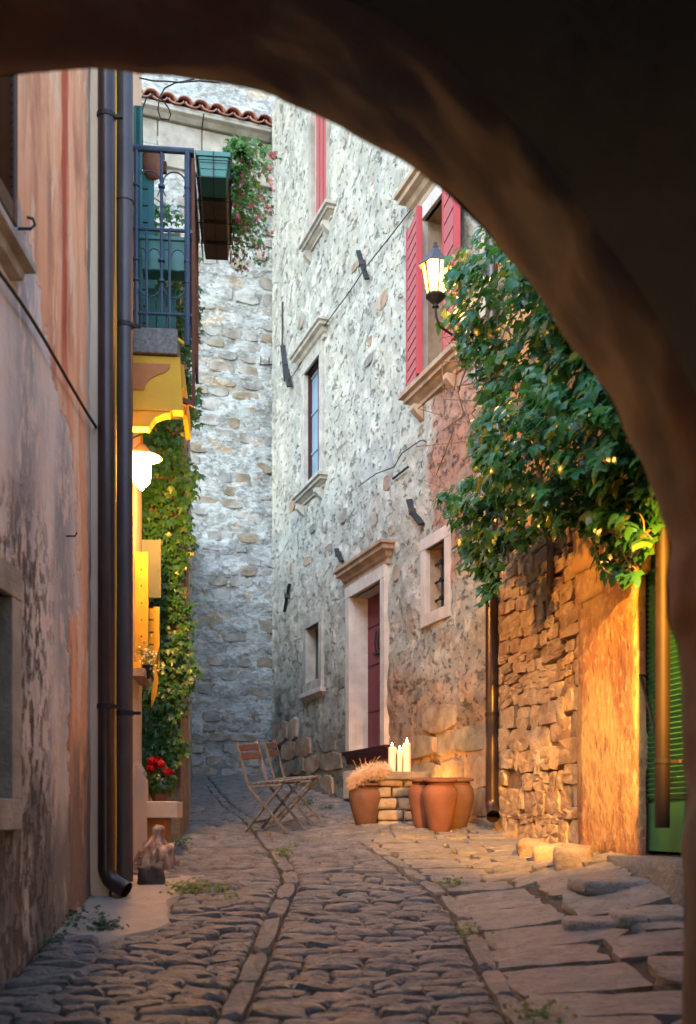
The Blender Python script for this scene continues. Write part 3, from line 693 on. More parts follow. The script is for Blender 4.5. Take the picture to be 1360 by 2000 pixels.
# door post (rough plastered stone) and lintel
pz0, pz1 = FB.z(1200, 1674)-.1, oG[3]-.02
me = rough_mesh(MB().box(oG[1]+.0, uS0+.01, -.10, .10, pz0, pz1-.12), 'door_post', M['post'], 9, .016, 3); obj('door_post', me, HB)
me = rough_mesh(MB().box(oG[1]-.02, uS0+.03, -.10, .105, pz1-.115, pz1+.10), 'post_cap', M['post'], 4, .01, 5); obj('post_cap', me, HB)
me = rough_mesh(MB().box(oG[0]-.2, uS0+.05, -.10, .12, pz1+.105, pz1+.42), 'lintel', M['ochre'], 5, .012, 4); obj('lintel', me, HB)
u0, u1, z0, z1 = oG; reveal(oG, .22, M['maroon2'], HB)
MB().box(uI, u1-.002, -.2, .06, z0, z1).build('door_frame', M['maroon2'], HB, bevel=.004); MB().box(u0, u0+.09, -.2, .06, z0, z1).build('door_frame', M['maroon2'], HB, bevel=.004)
gd = MB().box(u0+.09, uI, -.05, .030, z0+.02, z1-.02).build('door', M['green'], HB)
MB().box(u0+.1, uI-.005, .030, .042, z0+.02, z0+.32).build('kick_panel', M['green'], gd)
L0, L1 = z0+.36, z1-.1; ns = 44
bd = MB().box(u0+.10, uI-.005, -.012, .012, -.018, .018, Matrix.Rotation(R(-28), 3, 'X')).mesh('slat', M['green'])
for k in range(ns): obj('slat', bd, gd, (0, .036, lerp(L0, L1, k/ns)))
MB().tube([(uI-.03, .04, z0+1.12), (uI-.02, .10, z0+1.13), (uI-.24, .10, z0+.72)], .010, 6).build('door_handle', M['black'], gd)
MB().lathe([(0, -.03), (.03, -.02), (.035, 0), (.03, .02), (0, .03)], 12, (u1-.08, .0, z1-.15)).build('knob', M['redpaint'], gd, smooth=True)
# rocks at the foot of the wall, doorstep
def boulder(name, px, py, wx, wy, h, label, seed, mt='stoneB', rz=0, group=None, sink=.04, cat='rock', Y=None):
    p = on_ground(px, py) if Y is None else P(px, py, Y)
    z = G(p.x, p.y) if Y is None else p.z
    me = rough_mesh(MB().box(-wx/2, wx/2, -wy/2, wy/2, -sink, h), name, M[mt], 4, .22*h, 3.2/max(wx, .2), True, .55, seed*3.7)
    return tag(obj(name, me, None, (p.x, p.y+wy*.4, z), (TILT, 0, rz)), label, cat, group)
for i, (px, py, wx, wy, h, lb) in enumerate([
    (1125, 1692, .26, .26, .13, 'brown boulder at the foot of the ochre door post'),
    (1076, 1680, .22, .24, .11, 'small brown boulder second from the ochre door post'),
    (1042, 1672, .20, .24, .12, 'brown boulder third from the ochre door post at the wall foot'),
    (1010, 1640, .24, .22, .07, 'flat brown stone nearest the thin downpipe at the wall foot')]):
    boulder('boulder', px, py, wx, wy, h, lb, i+1, 'stoneA', -.2, 'rocks along the field-stone wall')
boulder('doorstep_rock', 1225, 1735, .6, .34, .06, 'broad flat rock lit yellow in front of the green door', 9, 'flag', .1, cat='rock')
boulder('doorstep_rock', 1285, 1800, .45, .26, .05, 'dark rounded rock at the right edge below the lit flat rock', 12, 'flag', .0, cat='rock')
boulder('doorstep_rock', 1195, 1808, .5, .18, .035, 'long low dark rock in the paving before the green door', 14, 'flag', -.1, cat='rock')
dsl = rough_mesh(MB().box(oG[0]-.1, oG[1]+.1, -.05, .28, z0-.35, z0-.01), 'doorstep', M['flag'], 4, .012, 3); obj('doorstep', dsl, HB)

# ------------------------------------------------------------------ back wall with tiled eave
HC = thing('back_house', 'pale limewashed rubble house closing the end of the street, tiled ledge on top', 'house'); HC.matrix_world = FC.M
def cz(px, py): return FC.z(px, py)
zE = cz(430, 262)                                             # underside of the cornice
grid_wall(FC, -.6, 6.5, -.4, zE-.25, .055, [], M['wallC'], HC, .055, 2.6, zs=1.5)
MB().box(-.6, 6.5, -4, -.5, -.4, zE+1.0).build('core', M['glassdark'], HC)
sC = [unit_stone('rubble_stone', M['stoneC'], 500+i, crown=.08, cornerness=.8, inset=.94) for i in range(10)]
cells = []; z = .5; rdd = random.Random(21)
while z < zE-1.2:
    hh = rdd.uniform(.13, .26); u = .3+rdd.uniform(0, .3)
    while u < 3.3:
        wd = rdd.uniform(.22, .5)
        if rdd.random() < .72: cells.append((u+wd/2, z+hh/2, wd*.95, hh*.9, rdd.uniform(.018, .038), rdd.uniform(-.08, .08)))
        u += wd+.03
    z += hh+.02
print('back stones', len(cells)); rdd.shuffle(cells)
for me, l, r_, s_ in wall_stones(FC, 'x', None, HC, cells[:300], sC): obj('rubble_stone', me, HC, l, r_, s_)
# dressed frieze of blocks, string course, cornice, tiles, upper wall
u = -.6; k = 0
zf0, zf1 = zE-.42, zE
MB().box(-.6, 6.5, -.3, -.006, zf0-.3, zE+.3).build('frieze_bed', M['joint'], HC)
while u < 6.4:
    wd = rdd.uniform(.5, .72); MB().box(u, u+wd-.02, -.05, .03, zf0+.015, zf1-.01).build('ashlar_block', M['ashlar'], HC, bevel=.012); u += wd
MB().box(-.6, 6.5, -.05, .055, zf0-.30, zf0).build('string_course', M['ashlar'], HC, bevel=.01)
u = -.6
while u < 6.4: MB().prism([(-.05, 0), (.08, 0), (.14, .06), (.20, .09), (.20, .14), (-.05, .14)], u, u+1.18, 0).build('cornice_block', M['ashlar'], HC, bevel=.008).location.z = zE; u += 1.2
tl = MB(); seg = 7; L = .52; V = []
for j in range(2):
    for k in range(seg+1):
        t = PI*k/seg; r = .125 if j == 0 else .105; V.append((r*math.cos(t), .27-j*L, .0+r*.8*math.sin(t)+j*.22))
tl.add(V, [(k, k+1, seg+1+k+1, seg+1+k) for k in range(seg)]); tme = tl.mesh('roof_tile', M['tile'], True)
tv = MB().add([(x, y, -z+(.085 if False else .0)) for x, y, z in V], tl.f); 
roof = MB().box(-.6, 6.5, -.4, .20, zE+.14, zE+.17).build('roof', M['ashlar'], HC)
u = -.5
V2 = []
while u < 6.4:
    o = obj('roof_tile', tme, roof, (u, 0, zE+.21)); so = o.modifiers.new('s', 'SOLIDIFY'); so.thickness = .018
    u += .26
u = -.37; tme2 = MB().add([(x, y-.03, -z*.7+2*(.22*(1 if i > seg else 0))*.85) for i, (x, y, z) in enumerate(V)], tl.f).mesh('roof_tile', M['tile'], True)
while u < 6.4: o = obj('roof_tile', tme2, roof, (u, 0, zE+.235)); so = o.modifiers.new('s', 'SOLIDIFY'); so.thickness = .018; u += .26
zU = zE+.21+.26
MB().box(-.6, 6.5, -.6, -.17, zU-.2, zU+.1).build('upper_ledge', M['ashlar'], HC, bevel=.02); MB().box(-.6, 6.5, -.7, -.24, zU, zU+2.2).build('upper_wall', M['wallC'], HC)

# ------------------------------------------------------------------ left: near salmon house
HL = thing('salmon_house', 'near left house of peeling salmon plaster with dark shutters', 'house'); HL.matrix_world = FL.M
# u toward the camera; px 0 is u ~1.7
oLW = (FL.u(13), 2.9, FL.z(13, 1560), FL.z(13, 1165))
oUW = (FL.u(-22), 3.0, FL.z(2, 480)+.1, 4.7)
grid_wall(FL, 0, 3.75, -1.5, 5.0, .035, [oLW, oUW], M['salmon'], HL, .010, 2.2, zs=.6)
MB().box(0, 3.75, -4, -.4, -1.5, 5.0).build('core', M['glassdark'], HL); MB().box(-.02, .0, -4, .0, -1.5, 5.0).build('gable_wall', M['salmon'], HL)
reveal(oLW, .16, M['trim_dark'], HL, M['oliveglass']); surround(HL, oLW, .14, .03, M['trim_dark'], bottom=True)
reveal(oUW, .2, M['trim_dark'], HL, M['glassdark']); u0, u1, z0, z1 = oUW
# louvred shutter leaf folded against the wall beside the upper window
sl = thing('shutter', '', ''); sl.parent = HL; sl['label'] = 'dark brown louvred shutter folded on the salmon wall'; del sl['category']
ua, ub = FL.u(27, .05), FL.u(-30, .05); zb = FL.z(20, 432, .05); 
MB().box(ua, ua+.05, .02, .07, zb, 4.75).build('stile', M['darkwood'], sl, bevel=.004); MB().box(ub-.05, ub, .02, .07, zb, 4.75).build('stile', M['darkwood'], sl, bevel=.004)
MB().box(ua+.05, ub-.05, .02, .065, zb, zb+.09).build('rail', M['darkwood'], sl)
lv = MB().box(ua+.05, ub-.05, -.022, .022, -.004, .004, Matrix.Rotation(R(48), 3, 'X')).mesh('slat', M['darkwood'])
zz = zb+.11
while zz < 4.70: obj('slat', lv, sl, (0, .045, zz)); zz += .042
MB().box(ua, ub, .018, .024, zb, 4.75).build('backing', M['glassdark'], sl)
cornice(HL, FL.u(24), 3.1, FL.z(12, 530), [(.0, 0), (.04, .02), (.05, .06), (.09, .08), (.09, .12)], M['trim_dark'], 'sill')
for i, (px, py) in enumerate(((36, 447), (182, 196))):
    uu, zz, _ = FL.hit(px, py); MB().tube([(uu, 0, zz), (uu, .06, zz), (uu-.02, .075, zz+.03), (uu, .07, zz+.05), (uu+.02, .05, zz+.045)], .007, 6).build('shutter_hook', M['black'], HL)
uu, zz, _ = FL.hit(130, 1047); MB().tube([(uu, 0, zz), (uu, .05, zz), (uu, .06, zz+.02)], .005, 5).build('nail', M['black'], HL)
zc = FL.z(95, 675, .03)
tag(MB().tube([FL.w(FL.u(x, .03), .03, zc+.02*math.sin(x/40)-.02) for x in range(-60, 200, 12)], .009, 6).build('wall_cable', M['cable']), 'black cable stretched along the salmon plaster', 'cable')

# downpipes
def downpipe(px, Y, r, top, bot, mt, label, elbow=None, group=None, clamps=()):
    c = P(px, 1600, Y); t = thing('downpipe', label, 'drainpipe', (c.x, c.y, 0), group=group)
    pts = [(0, 0, top), (0, 0, (top+bot)/2), (0, 0, bot+(.13 if elbow else 0))]
    MB().tube(pts, r, 18).build('pipe', M[mt], t, smooth=True)
    if elbow:
        ex, ey = elbow; e = [(0, 0, bot+.135)]+[(ex*(1-math.cos(a))*.13, ey*(1-math.cos(a))*.13, bot+.13-.13*math.sin(a)) for a in np.linspace(0, R(68), 8)]
        l = Vector(e[-1]); d = (l-Vector(e[-2])).normalized(); e.append(l+d*.07)
        MB().tube(e, [r*1.02]*len(e), 18, cap=False).build('elbow', M[mt], t, smooth=True)
        MB().lathe([(r*.97, 0), (r*.97, .002)], 16).build('outlet', M['cable'], t).location = l
    for z in clamps:
        MB().lathe([(r*1.0, -.014), (r*1.10, -.014), (r*1.10, .014), (r*1.0, .014)], 18, (0, 0, z)).build('clamp', M['black'], t, smooth=False)
        MB().box(r, r+.05, -.012, .012, z-.01, z+.01).build('clamp_bolt', M['black'], t)
    return t
p1 = downpipe(208, 6.72, .054, 5.0, P(208, 1700, 6.72).z-.1, 'pipe', 'front brown downpipe on the left with a curved foot', (.95, -.3), clamps=(P(208, 1380, 6.72).z, P(208, 228, 6.72).z))
p2 = downpipe(244, 6.98, .053, 5.3, P(244, 1722, 6.98).z, 'pipe_grey', 'rear straight downpipe on the left beside the yellow line', None, clamps=(P(244, 1393, 6.98).z, P(244, 637, 6.98).z))
MB().lathe([(.054, -.10), (.060, -.10), (.060, 0), (.054, 0)], 18, (0, 0, P(244, 365, 6.98).z)).build('pipe_joint', M['pipe_grey'], p2, smooth=True)
tag(MB().tube([P(226+.6*math.sin(k*.9), 100+k*65, 6.86) for k in range(0, 26)], .0065, 6).build('yellow_line', M['yellowline']), 'thin yellow line running down between the two left downpipes', 'cable')  # thin yellow tube along the gap between the downpipes
# right downpipe at the corner and the one before the green door
p3 = downpipe(961, 9.62, .058, 5.5, P(961, 1590, 9.62).z, 'pipe', 'thin brown downpipe between the two right houses', (-.05, -1), clamps=(P(961, 1395, 9.62).z, 3.5))
p4 = downpipe(1294, 6.35, .043, 4.2, P(1294, 1617, 6.35).z, 'pipe_dark', 'short brown downpipe in front of the green door', None, clamps=(P(1294, 1487, 6.35).z,))
MB().beam((.04, 0, P(0, 1487, 6.35).z), (.26, .05, P(0, 1487, 6.35).z), .014, .014).build('wall_bracket', M['rust'], p4)
MB().tube([(.04, .02, 2.2), (.22, .05, 2.2)], .012, 6).build('wall_bracket', M['rust'], p4)

# ------------------------------------------------------------------ cream house with balcony
HR = thing('cream_house', 'narrow strip of cream plastered house behind the left downpipes', 'house'); HR.matrix_world = FCR.M
grid_wall(FCR, 0, 2.05, -1.2, 6.2, .06, [], M['cream'], HR, .004, 2)
MB().box(0, 2.05, -3, -.02, -1.2, 6.2).build('core', M['cream'], HR)
MB().prism([(-.01, -1.0), (.09, -1.0), (.09, FCR.z(285, 1533)), (.0, FCR.z(280, 1508)+.05), (-.01, .6)], .02, .62, 0).build('plinth', M['cream'], HR)
# teal shutters open at right angles on the balcony door, and low yellow window
def leaf(u, z0, z1, wd, mt, name, label, nb=9, tilt=0.0, off=.0):
    e = thing('shutter', '', ''); e.parent = HR; e['label'] = label; del e['category']; e.location = (u, off, 0); e.rotation_euler = (0, 0, R(90)+tilt)
    MB().box(0, .045, -.02, .02, z0, z1).build('stile', mt, e); MB().box(wd-.045, wd, -.02, .02, z0, z1).build('stile', mt, e)
    b = MB().box(.045, wd-.045, -.014, .014, 0, (z1-z0)/nb-.012).mesh('board', mt)
    for k in range(nb): obj('board', b, e, (0, 0, z0+(z1-z0)/nb*k))
    return e
leaf(FCR.u(262), P(0, 660, 7.9).z, P(0, 178, 7.9).z, .06, M['teal'], 's', 'teal shutter leaf by the balcony door, nearer', 12)
leaf(FCR.u(268), P(0, 650, 8.2).z, P(0, 318, 8.2).z, .13, M['teal'], 's', 'teal shutter leaf by the balcony door, farther', 10)
yz0, yz1 = P(0, 1305, 8.1).z, P(0, 1075, 8.1).z
ye = leaf(FCR.u(264), yz0, yz1, .10, M['yellowwood'], 's', 'narrow yellow window shutter leaf', 7)
ye2 = leaf(FCR.u(272), yz0+.05, yz1-.35, .16, M['yellowwood'], 's', 'low yellow shutter leaf with cut-out edge', 5)
MB().prism([(.13, yz1-.48), (.16, yz1-.48), (.165, yz1-.66), (.13, yz1-.80), (.155, yz1-.92), (.14, yz1-1.05), (.10, yz1-1.15), (.10, yz1-1.05), (.12, yz1-.92), (.10, yz1-.80), (.14, yz1-.66)], .30, .33, 0).build('shaped_bracket', M['yellowwood'], HR)
MB().box(.08, .10, 0, .16, P(0, 1165, 8.6).z, P(0, 1050, 8.6).z).build('sign_panel', M['slate'], HR, bevel=.004)
MB().box(.25, .75, 0, .06, P(0, 1308, 8.1).z, P(0, 1296, 8.1).z).build('window_sill', M['yellowpaint'], HR); MB().box(.2, .8, 0, .09, P(0, 1325, 8.1).z, P(0, 1310, 8.1).z).build('window_sill', M['trim_warm'], HR)
for z in (1160, 1235): MB().box(.5, .54, 0, .05, P(0, z, 8).z-.05, P(0, z, 8).z+.05).build('hinge', M['black'], HR)

# balcony: local frame along the cream wall, near rail faces us
YB = 7.35; uB0 = FCR.u(680+FX*(-.80-.1*YB)/YB); BL = thing('balcony', 'balcony with blue wrought iron rails on yellow corbels, above the left lamp', 'balcony'); BL.matrix_world = FCR.M@Matrix.Translation((uB0, 0, 0))
# local: x toward camera (0 at near rail), -x away ; y outward ; z
def bz(py): return (HY-py)*YB/FX
def by(px): return (P(px, 0, YB).x-(-.80-.1*YB))
FARB = -1.15
yo = by(371)
MB().box(FARB-.05, .03, 0, by(346), bz(690), bz(641)).build('balcony_slab', M['slab'], BL, bevel=.006)
for xx in (0,):
    c = MB().prism([(0, bz(692)), (by(350), bz(692)), (by(357), bz(797)), (by(336), bz(797)), (by(331), bz(803)), (by(316), bz(806)), (by(302), bz(813)), (by(294), bz(824)), (by(290), bz(832)), (0, bz(832))], xx-.12, xx-.002, 0).build('corbel', M['yellowpaint'], BL, bevel=.005)
    MB().prism([(.0, bz(760)), (.0, bz(708)), (by(332), bz(708)), (by(330), bz(716)), (by(322), bz(724)), (by(306), bz(730)), (by(293), bz(738)), (by(285), bz(748)), (by(281), bz(760))], xx-.0, xx+.006, 0).build('corbel_inset', M['orange'], c)
    MB().box(xx+.0, xx+.008, .0, by(337), bz(800), bz(772)).build('corbel_band', M['yellowpaint'], c)
MB().box(FARB, -.125, by(346), by(356), bz(740), bz(692)).build('fascia', M['yellowpaint'], BL)
rail = lambda pts, r, nm, mt='iron', seg=8: MB().tube(pts, r, seg).build(nm, M[mt], BL, smooth=True)
x0 = 0.0
rail([(x0, -.02, bz(288)), (x0, by(378), bz(288))], .022, 'top_rail'); rail([(x0, .0, bz(445)), (x0, by(368), bz(445))], .013, 'middle_rail'); rail([(x0, .0, bz(610)), (x0, by(372), bz(610))], .011, 'lower_rail')
rail([(x0, by(365), bz(288)), (x0, by(365), bz(670))], .020, 'post'); rail([(x0, by(266), bz(288)), (x0, by(266), bz(640))], .016, 'post'); rail([(x0, by(315), bz(290)), (x0, by(315), bz(612))], .011, 'baluster')
for xx in (286, 330): rail([(x0, by(xx), bz(448)), (x0, by(xx), bz(640))], .009, 'baluster')
def arc(xa, xb, yb, yt, up=True):
    c = (xa+xb)/2; r = (xb-xa)/2; return [(x0-.002, by(c-r*math.cos(t)), bz(yb+(yt-yb)*math.sin(t))) for t in np.linspace(0, PI, 13)]
for xa, xb in ((268, 313), (318, 362)): rail(arc(xa, xb, 352, 330), .006, 'scroll')
for xa, xb in ((269, 286), (288, 313), (317, 331), (333, 361)): rail(arc(xa, xb, 500, 482), .005, 'scroll')
for xa, xb in ((269, 313), (317, 362)): rail(arc(xa, xb, 552, 577), .005, 'scroll')
for xx in (266, 315, 365):
    for yy in (360, 505, 545): MB().lathe([(.014, -.012), (.024, -.008), (.024, .008), (.014, .012)], 10, (x0, by(xx), bz(yy))).build('collar', M['iron'], BL, smooth=True)
    for sgn in (-1, 1): rail([(x0, by(xx)+sgn*.008, bz(362)), (x0, by(xx)+sgn*.014, bz(370)), (x0, by(xx)+sgn*.028, bz(378))], .004, 'scroll')
# front rail running away from us
rail([(x0, by(372), bz(288)), (FARB, by(372), bz(288))], .022, 'top_rail'); rail([(x0, by(372), bz(610)), (FARB, by(372), bz(610))], .011, 'lower_rail'); rail([(x0, by(372), bz(445)), (FARB, by(372), bz(445))], .013, 'middle_rail')
k = -.12
while k > FARB: rail([(k, by(372), bz(288)), (k, by(372), bz(612))], .011, 'baluster', 'rust', 6); k -= .12
MB().beam((-.02, by(376), bz(300)), (-.02, by(377), bz(778)), .03, .022).build('rusty_stay', M['rust'], BL); MB().beam((-.02, by(355), bz(775)), (-.02, by(378), bz(783)), .03, .03).build('rusty_stay', M['rust'], BL)
MB().beam((-.02, by(345), bz(655)), (-.02, by(366), bz(668)), .02, .02).build('bracket', M['yellowpaint'], BL)

# planter boxes hooked outside the front rail
def planter(i, x, mt, label):
    e = thing('flower_box', label, 'flower box', BL.matrix_world@Vector((x, by(416), 0)), (0, 0, FCR.rz), 'flower boxes hung on the balcony rail')
    t0 = bz(293); t1 = bz(340); w1 = (by(447)-by(384))/2; w0 = w1*.80; L = .27
    V = []
    for (zz, ww, ll) in ((t1, w0, L*.46), (t0, w1, L*.5)):
        V += [(-ll, -ww, zz), (ll, -ww, zz), (ll, ww, zz), (-ll, ww, zz)]
    MB().add(V, [(0, 3, 2, 1), (0, 1, 5, 4), (1, 2, 6, 5), (2, 3, 7, 6), (3, 0, 4, 7), (4, 5, 6, 7)]).build('tub', M[mt], e, bevel=.008)
    MB().box(-L*.5-.008, L*.5+.008, -w1-.008, w1+.008, t0-.03, t0+.004).build('rim', M['greenplastic'] if i == 0 else M[mt], e, bevel=.004)
    for k in (.35, .6): MB().box(L*.48, L*.49, -w1*.8, w1*.8, lerp(t1, t0, k)-.004, lerp(t1, t0, k)+.004).build('rib', M[mt], e)
    for yy in (-w1-.015, 0, w1+.015): MB().tube([(L*.5+.012, yy, t0), (L*.5+.012, yy*.85, t1-.015), (-L*.5, yy*.85, t1-.015), (-L*.5, yy, t0)], .0035, 5).build('wire_basket', M['cable'], e)
    for zz in (t0-.06, t1-.015): MB().tube([(L*.5+.012, -w1-.015, zz), (L*.5+.012, w1+.015, zz)], .0035, 5).build('wire_basket', M['cable'], e)
    return e
labels = ['nearest flower box on the balcony, bright green plastic', 'flower box just behind the green one, underside shade in its dark colour', 'third flower box from the near balcony corner, underside shade in its dark colour', 'farthest flower box with underside shade in its dark colour, lowest in the photo']
boxes = [planter(i, -.10-i*.285, 'greenplastic' if i == 0 else 'shadedplastic', labels[i]) for i in range(4)]
# green box seen behind the side rail
e = thing('flower_box', 'long green planter standing on the balcony behind the side rail', 'flower box', BL.matrix_world@Vector((-.16, by(318), 0)), (0, 0, FCR.rz))
MB().prism([(-.17, bz(448)), (.17, bz(448)), (.155, bz(512)), (-.155, bz(512))], -.07, .07, 0).build('tub', M['greenplastic'], e, bevel=.008); MB().box(-.08, .08, -.175, .175, bz(452), bz(444)).build('rim', M['greenplastic'], e, bevel=.004)
for k in range(5): MB().box(.071, .076, -.15+k*.065, -.11+k*.065, bz(510), bz(460)).build('rib', M['greenplastic'], e)
# wooden planks standing under it
e = thing('plank_stack', 'teal boards leaning on the balcony below the green planter', 'boards', BL.matrix_world@Vector((-.35, by(292), 0)), (0, 0, FCR.rz))
for k in range(3): MB().box(-.015, .015, -.045+k*.07, .015+k*.07, bz(640), bz(514)).build('board', M['teal'], e)
# terracotta wall planter
p = P(300, 322, 8.3); e = thing('wall_planter', 'rusty terracotta half bowl hung under the tiled ledge behind the rail', 'planter', p)
MB().lathe([(.02, -.11), (.05, -.09), (.075, -.03), (.08, .05), (.088, .055), (.088, .075), (.075, .075)], 18).build('bowl', M['terracotta'], e, smooth=True)
MB().box(-.09, .09, .05, .09, -.02, .06).build('bracket', M['rust'], e)

# ------------------------------------------------------------------ low ivy-clad wall behind the cream house
IW = thing('ivy_wall', 'low rubble wall hidden under creeper behind the cream house', 'wall')
YI = 9.35; xI = P(352, 0, YI).x; zt = P(0, 455, YI).z
me = MB(); me.box(-3.2, xI, YI, YI+.5, -1, zt); me.box(-3.2, xI-.06, YI-.6, YI-.001, -1, zt-.3) if False else None
me.build('wall', M['joint'], IW); MB().prism([(xI, YI+.5), (xI-1.1, YI+8.3), (xI-1.6, YI+8.3), (xI-.5, YI+.5)], -1, zt-.6, 2).build('side_wall', M['wallC'], IW)

# ------------------------------------------------------------------ lamps
p = P(277, 918, 7.72); WL = thing('wall_lamp', 'lit wall lamp with white shade, left beside the downpipes', 'lamp', p)
MB().lathe([(0, -.145), (.012, -.142), (.016, -.125), (.035, -.115), (.058, -.085), (.066, -.03), (.066, .075), (.06, .10)], 20).build('globe', M['globe'], WL, smooth=True)
MB().lathe([(.015, .185), (.03, .18), (.05, .15), (.062, .135), (.14, .095), (.145, .085), (.14, .083), (.06, .105), (0, .105)], 24).build('shade', M['trim'], WL, smooth=True)
MB().tube([(0, 0, .18), (0, .0, .26), (-.02, .0, .29), (-.09, .0, .30)], .010, 8).build('arm', M['yellowpaint'], WL, smooth=True)
MB().tube([P(240, 688, 7.6)-p, P(252, 760, 7.6)-p, P(240, 812, 7.6)-p, P(262, 797, 7.6)-p, P(284, 800, 7.6)-p, P(290, 822, 7.6)-p, P(278, 848, 7.6)-p, P(255, 857, 7.6)-p, P(238, 850, 7.6)-p], .006, 6).build('lamp_cable', M['cable'], WL, smooth=True)

Yl = 8.95; p = P(851, 540, Yl); LN = thing('street_lantern', 'lit hexagonal black street lantern at the left edge of the ivy', 'lantern', p, (0, 0, R(12)))
q = lambda px: px*Yl/FX
hexv = lambda r, z: [(r*math.cos(PI/6+k*PI/3), r*math.sin(PI/6+k*PI/3), z) for k in range(6)]
rb, rt, zb_, zt_ = q(17), q(27), -q(38), q(18)
a, b = hexv(rb, zb_), hexv(rt, zt_)
for k in range(6): MB().add([a[k], a[(k+1) % 6], b[(k+1) % 6], b[k]], [(0, 1, 2, 3)]).build('glass_pane', M['pane'], LN)
for k in range(6): MB().beam(a[k], b[k], .014, .014).build('frame_bar', M['black'], LN)
MB().lathe([(rt*1.28, zt_), (rt*1.28, zt_+.015), (rt*.85, zt_+.06), (rt*.5, zt_+.11), (rt*.28, zt_+.15), (.022, zt_+.155), (.028, zt_+.17), (.012, zt_+.185), (.018, zt_+.20), (0, zt_+.22)], 6).build('roof', M['pipe_grey'], LN)
MB().lathe([(.012, zb_-.10), (.03, zb_-.095), (.02, zb_-.07), (rb*.6, zb_-.05), (rb*1.15, zb_-.01), (rb*1.1, zb_+.01), (0, zb_+.012)], 12).build('base', M['black'], LN)
MB().tube([(0, 0, zb_-.09), (.005, 0, zb_-.17), (.04, .02, zb_-.24), (.16, .06, zb_-.28), (.45, .15, zb_-.30)], .011, 8).build('arm', M['black'], LN, smooth=True)
MB().lathe([(0, -.05), (.03, -.04), (.04, 0), (.03, .04), (0, .06)], 12).build('bulb', M['bulb'], LN, smooth=True)

# shaded floodlight on the ochre house, hidden from here by the arch, raking along the field stones
LAMPP = FB.w((4.55-3.0)*1.018, .66, 1.80); _t = FB.w(FB.u(1175), -.05, .62); _q = (_t-LAMPP).to_track_quat('-Z', 'Y')
DL = thing('flood_lamp', 'lit shaded floodlight on a bracket of the ochre house, hidden behind the arch', 'lamp', LAMPP, _q.to_euler())
MB().lathe([(.03, .10), (.07, .08), (.08, 0), (.095, -.12), (.09, -.12), (.075, 0), (.06, .06)], 20).build('housing', M['black'], DL, smooth=True)
MB().lathe([(0, .0), (.05, .0), (.05, .01)], 16).build('lens', M['doorbulb'], DL)
_l = _q.inverted()@Vector((FB.w((4.55-3.0)*1.018,   .02, 1.85)-LAMPP)); MB().tube([(0, 0, .09), _l], .012, 8).build('arm', M['black'], DL, smooth=True)
ld = bpy.data.lights.new('flood_lamp_light', 'SPOT'); ld.energy = 680; ld.color = (1, .41, .04); ld.spot_size = R(50); ld.spot_blend = .75; ld.shadow_soft_size = .03
lo = bpy.data.objects.new('flood_lamp_light', ld); col.objects.link(lo); lo.parent = DL; lo.location = (0, 0, -.005)

# ------------------------------------------------------------------ wires and iron anchors on the stone house
def wirew(pts, r, name, label, cat='cable', F=FA, off=.04, mt='cable'):
    P3 = []
    for (x, y) in pts:
        u, z, _ = F.hit(x, y, off); P3.append(F.w(u, off, z))
    return tag(MB().tube(P3, r, 6).build(name, M[mt]), label, cat)
wirew([(562, 745), (576, 728), (600, 690), (640, 628), (690, 560), (712, 525), (760, 465), (812, 398)], .007, 'wall_cable', 'thin black cable rising across the stone house to the big window')
wirew([(700, 950), (735, 925), (770, 912), (785, 885), (822, 860), (832, 862)], .006, 'wall_cable', 'slack thin wire under the big window of the stone house')
wirew([(768, 935), (797, 912)], .014, 'wire_holder', 'short iron rod holding the slack wire', 'rod')
wirew([(552, 590), (552, 640), (551, 690), (556, 745)], .014, 'iron_conduit', 'dark conduit at the far corner of the stone house', 'conduit', off=.03)
def anchor(pts, wd, label):
    P3 = [FA.w(*((lambda h: (h[0], .03, h[1]))(FA.hit(x, y, .03)))) for x, y in pts]; mb = MB()
    for a_, b_ in zip(P3[:-1], P3[1:]): mb.beam(a_, b_, .025, wd, up=(1, 0, 0))
    e = thing('wall_anchor', label, 'wall anchor', P3[0], group='iron tie anchors on the stone house')
    mb.v = [tuple(Vector(v)-P3[0]) for v in mb.v]; mb.build('bar', M['black'], e, bevel=.003)
    mid = P3[len(P3)//2]-P3[0]; MB().box(mid.x-.04, mid.x+.04, mid.y-.04, mid.y+.02, mid.z-.03, mid.z+.03).build('clip', M['black'], e)
anchor([(700, 490), (707, 515), (717, 545)], .06, 'iron wall anchor between the top red shutter and big window')
anchor([(799, 976), (806, 1000), (824, 1024)], .07, 'bent iron wall anchor above the barred window')
anchor([(553, 675), (558, 710), (566, 755)], .09, 'iron wall anchor at the far corner by the conduit')
anchor([(657, 1072), (661, 1083), (668, 1096)], .06, 'small iron wall anchor left of the door cornice')
anchor([(566, 1140), (561, 1165), (556, 1195)], .05, 'slim iron anchor left of the small dark window')
e = thing('iron_bracket', 'small iron bracket with two pins on the back wall', 'bracket', FC.w(FC.u(525), .1, FC.z(525, 718)), (0, 0, FC.rz))
MB().beam((-.18, 0, .03), (.18, 0, -.02), .02, .02).build('arm', M['black'], e)
for uu in (.02, .16): MB().beam((uu, 0, -.02), (uu, 0, .12), .014, .014).build('pin', M['black'], e)
def loose(pts, Y, r, name, label, mt='cable'): return tag(MB().tube([P(x, y, Y+.02*i) for i, (x, y) in enumerate(pts)], r, 6).build(name, M[mt], smooth=True), label, 'cable')
loose([(279, 330), (278, 215), (286, 192), (300, 184), (318, 195), (330, 212), (334, 224), (330, 234), (314, 232), (309, 215), (311, 192), (322, 172), (342, 162), (365, 158), (380, 154)], 8.5, .006, 'cable_coil', 'looping black cable against the tiled ledge above the balcony')
loose([(272, 152), (300, 158), (330, 159), (352, 161), (390, 158), (430, 162)], 8.5, .006, 'roof_cable', 'thin cable running along the top by the arch')
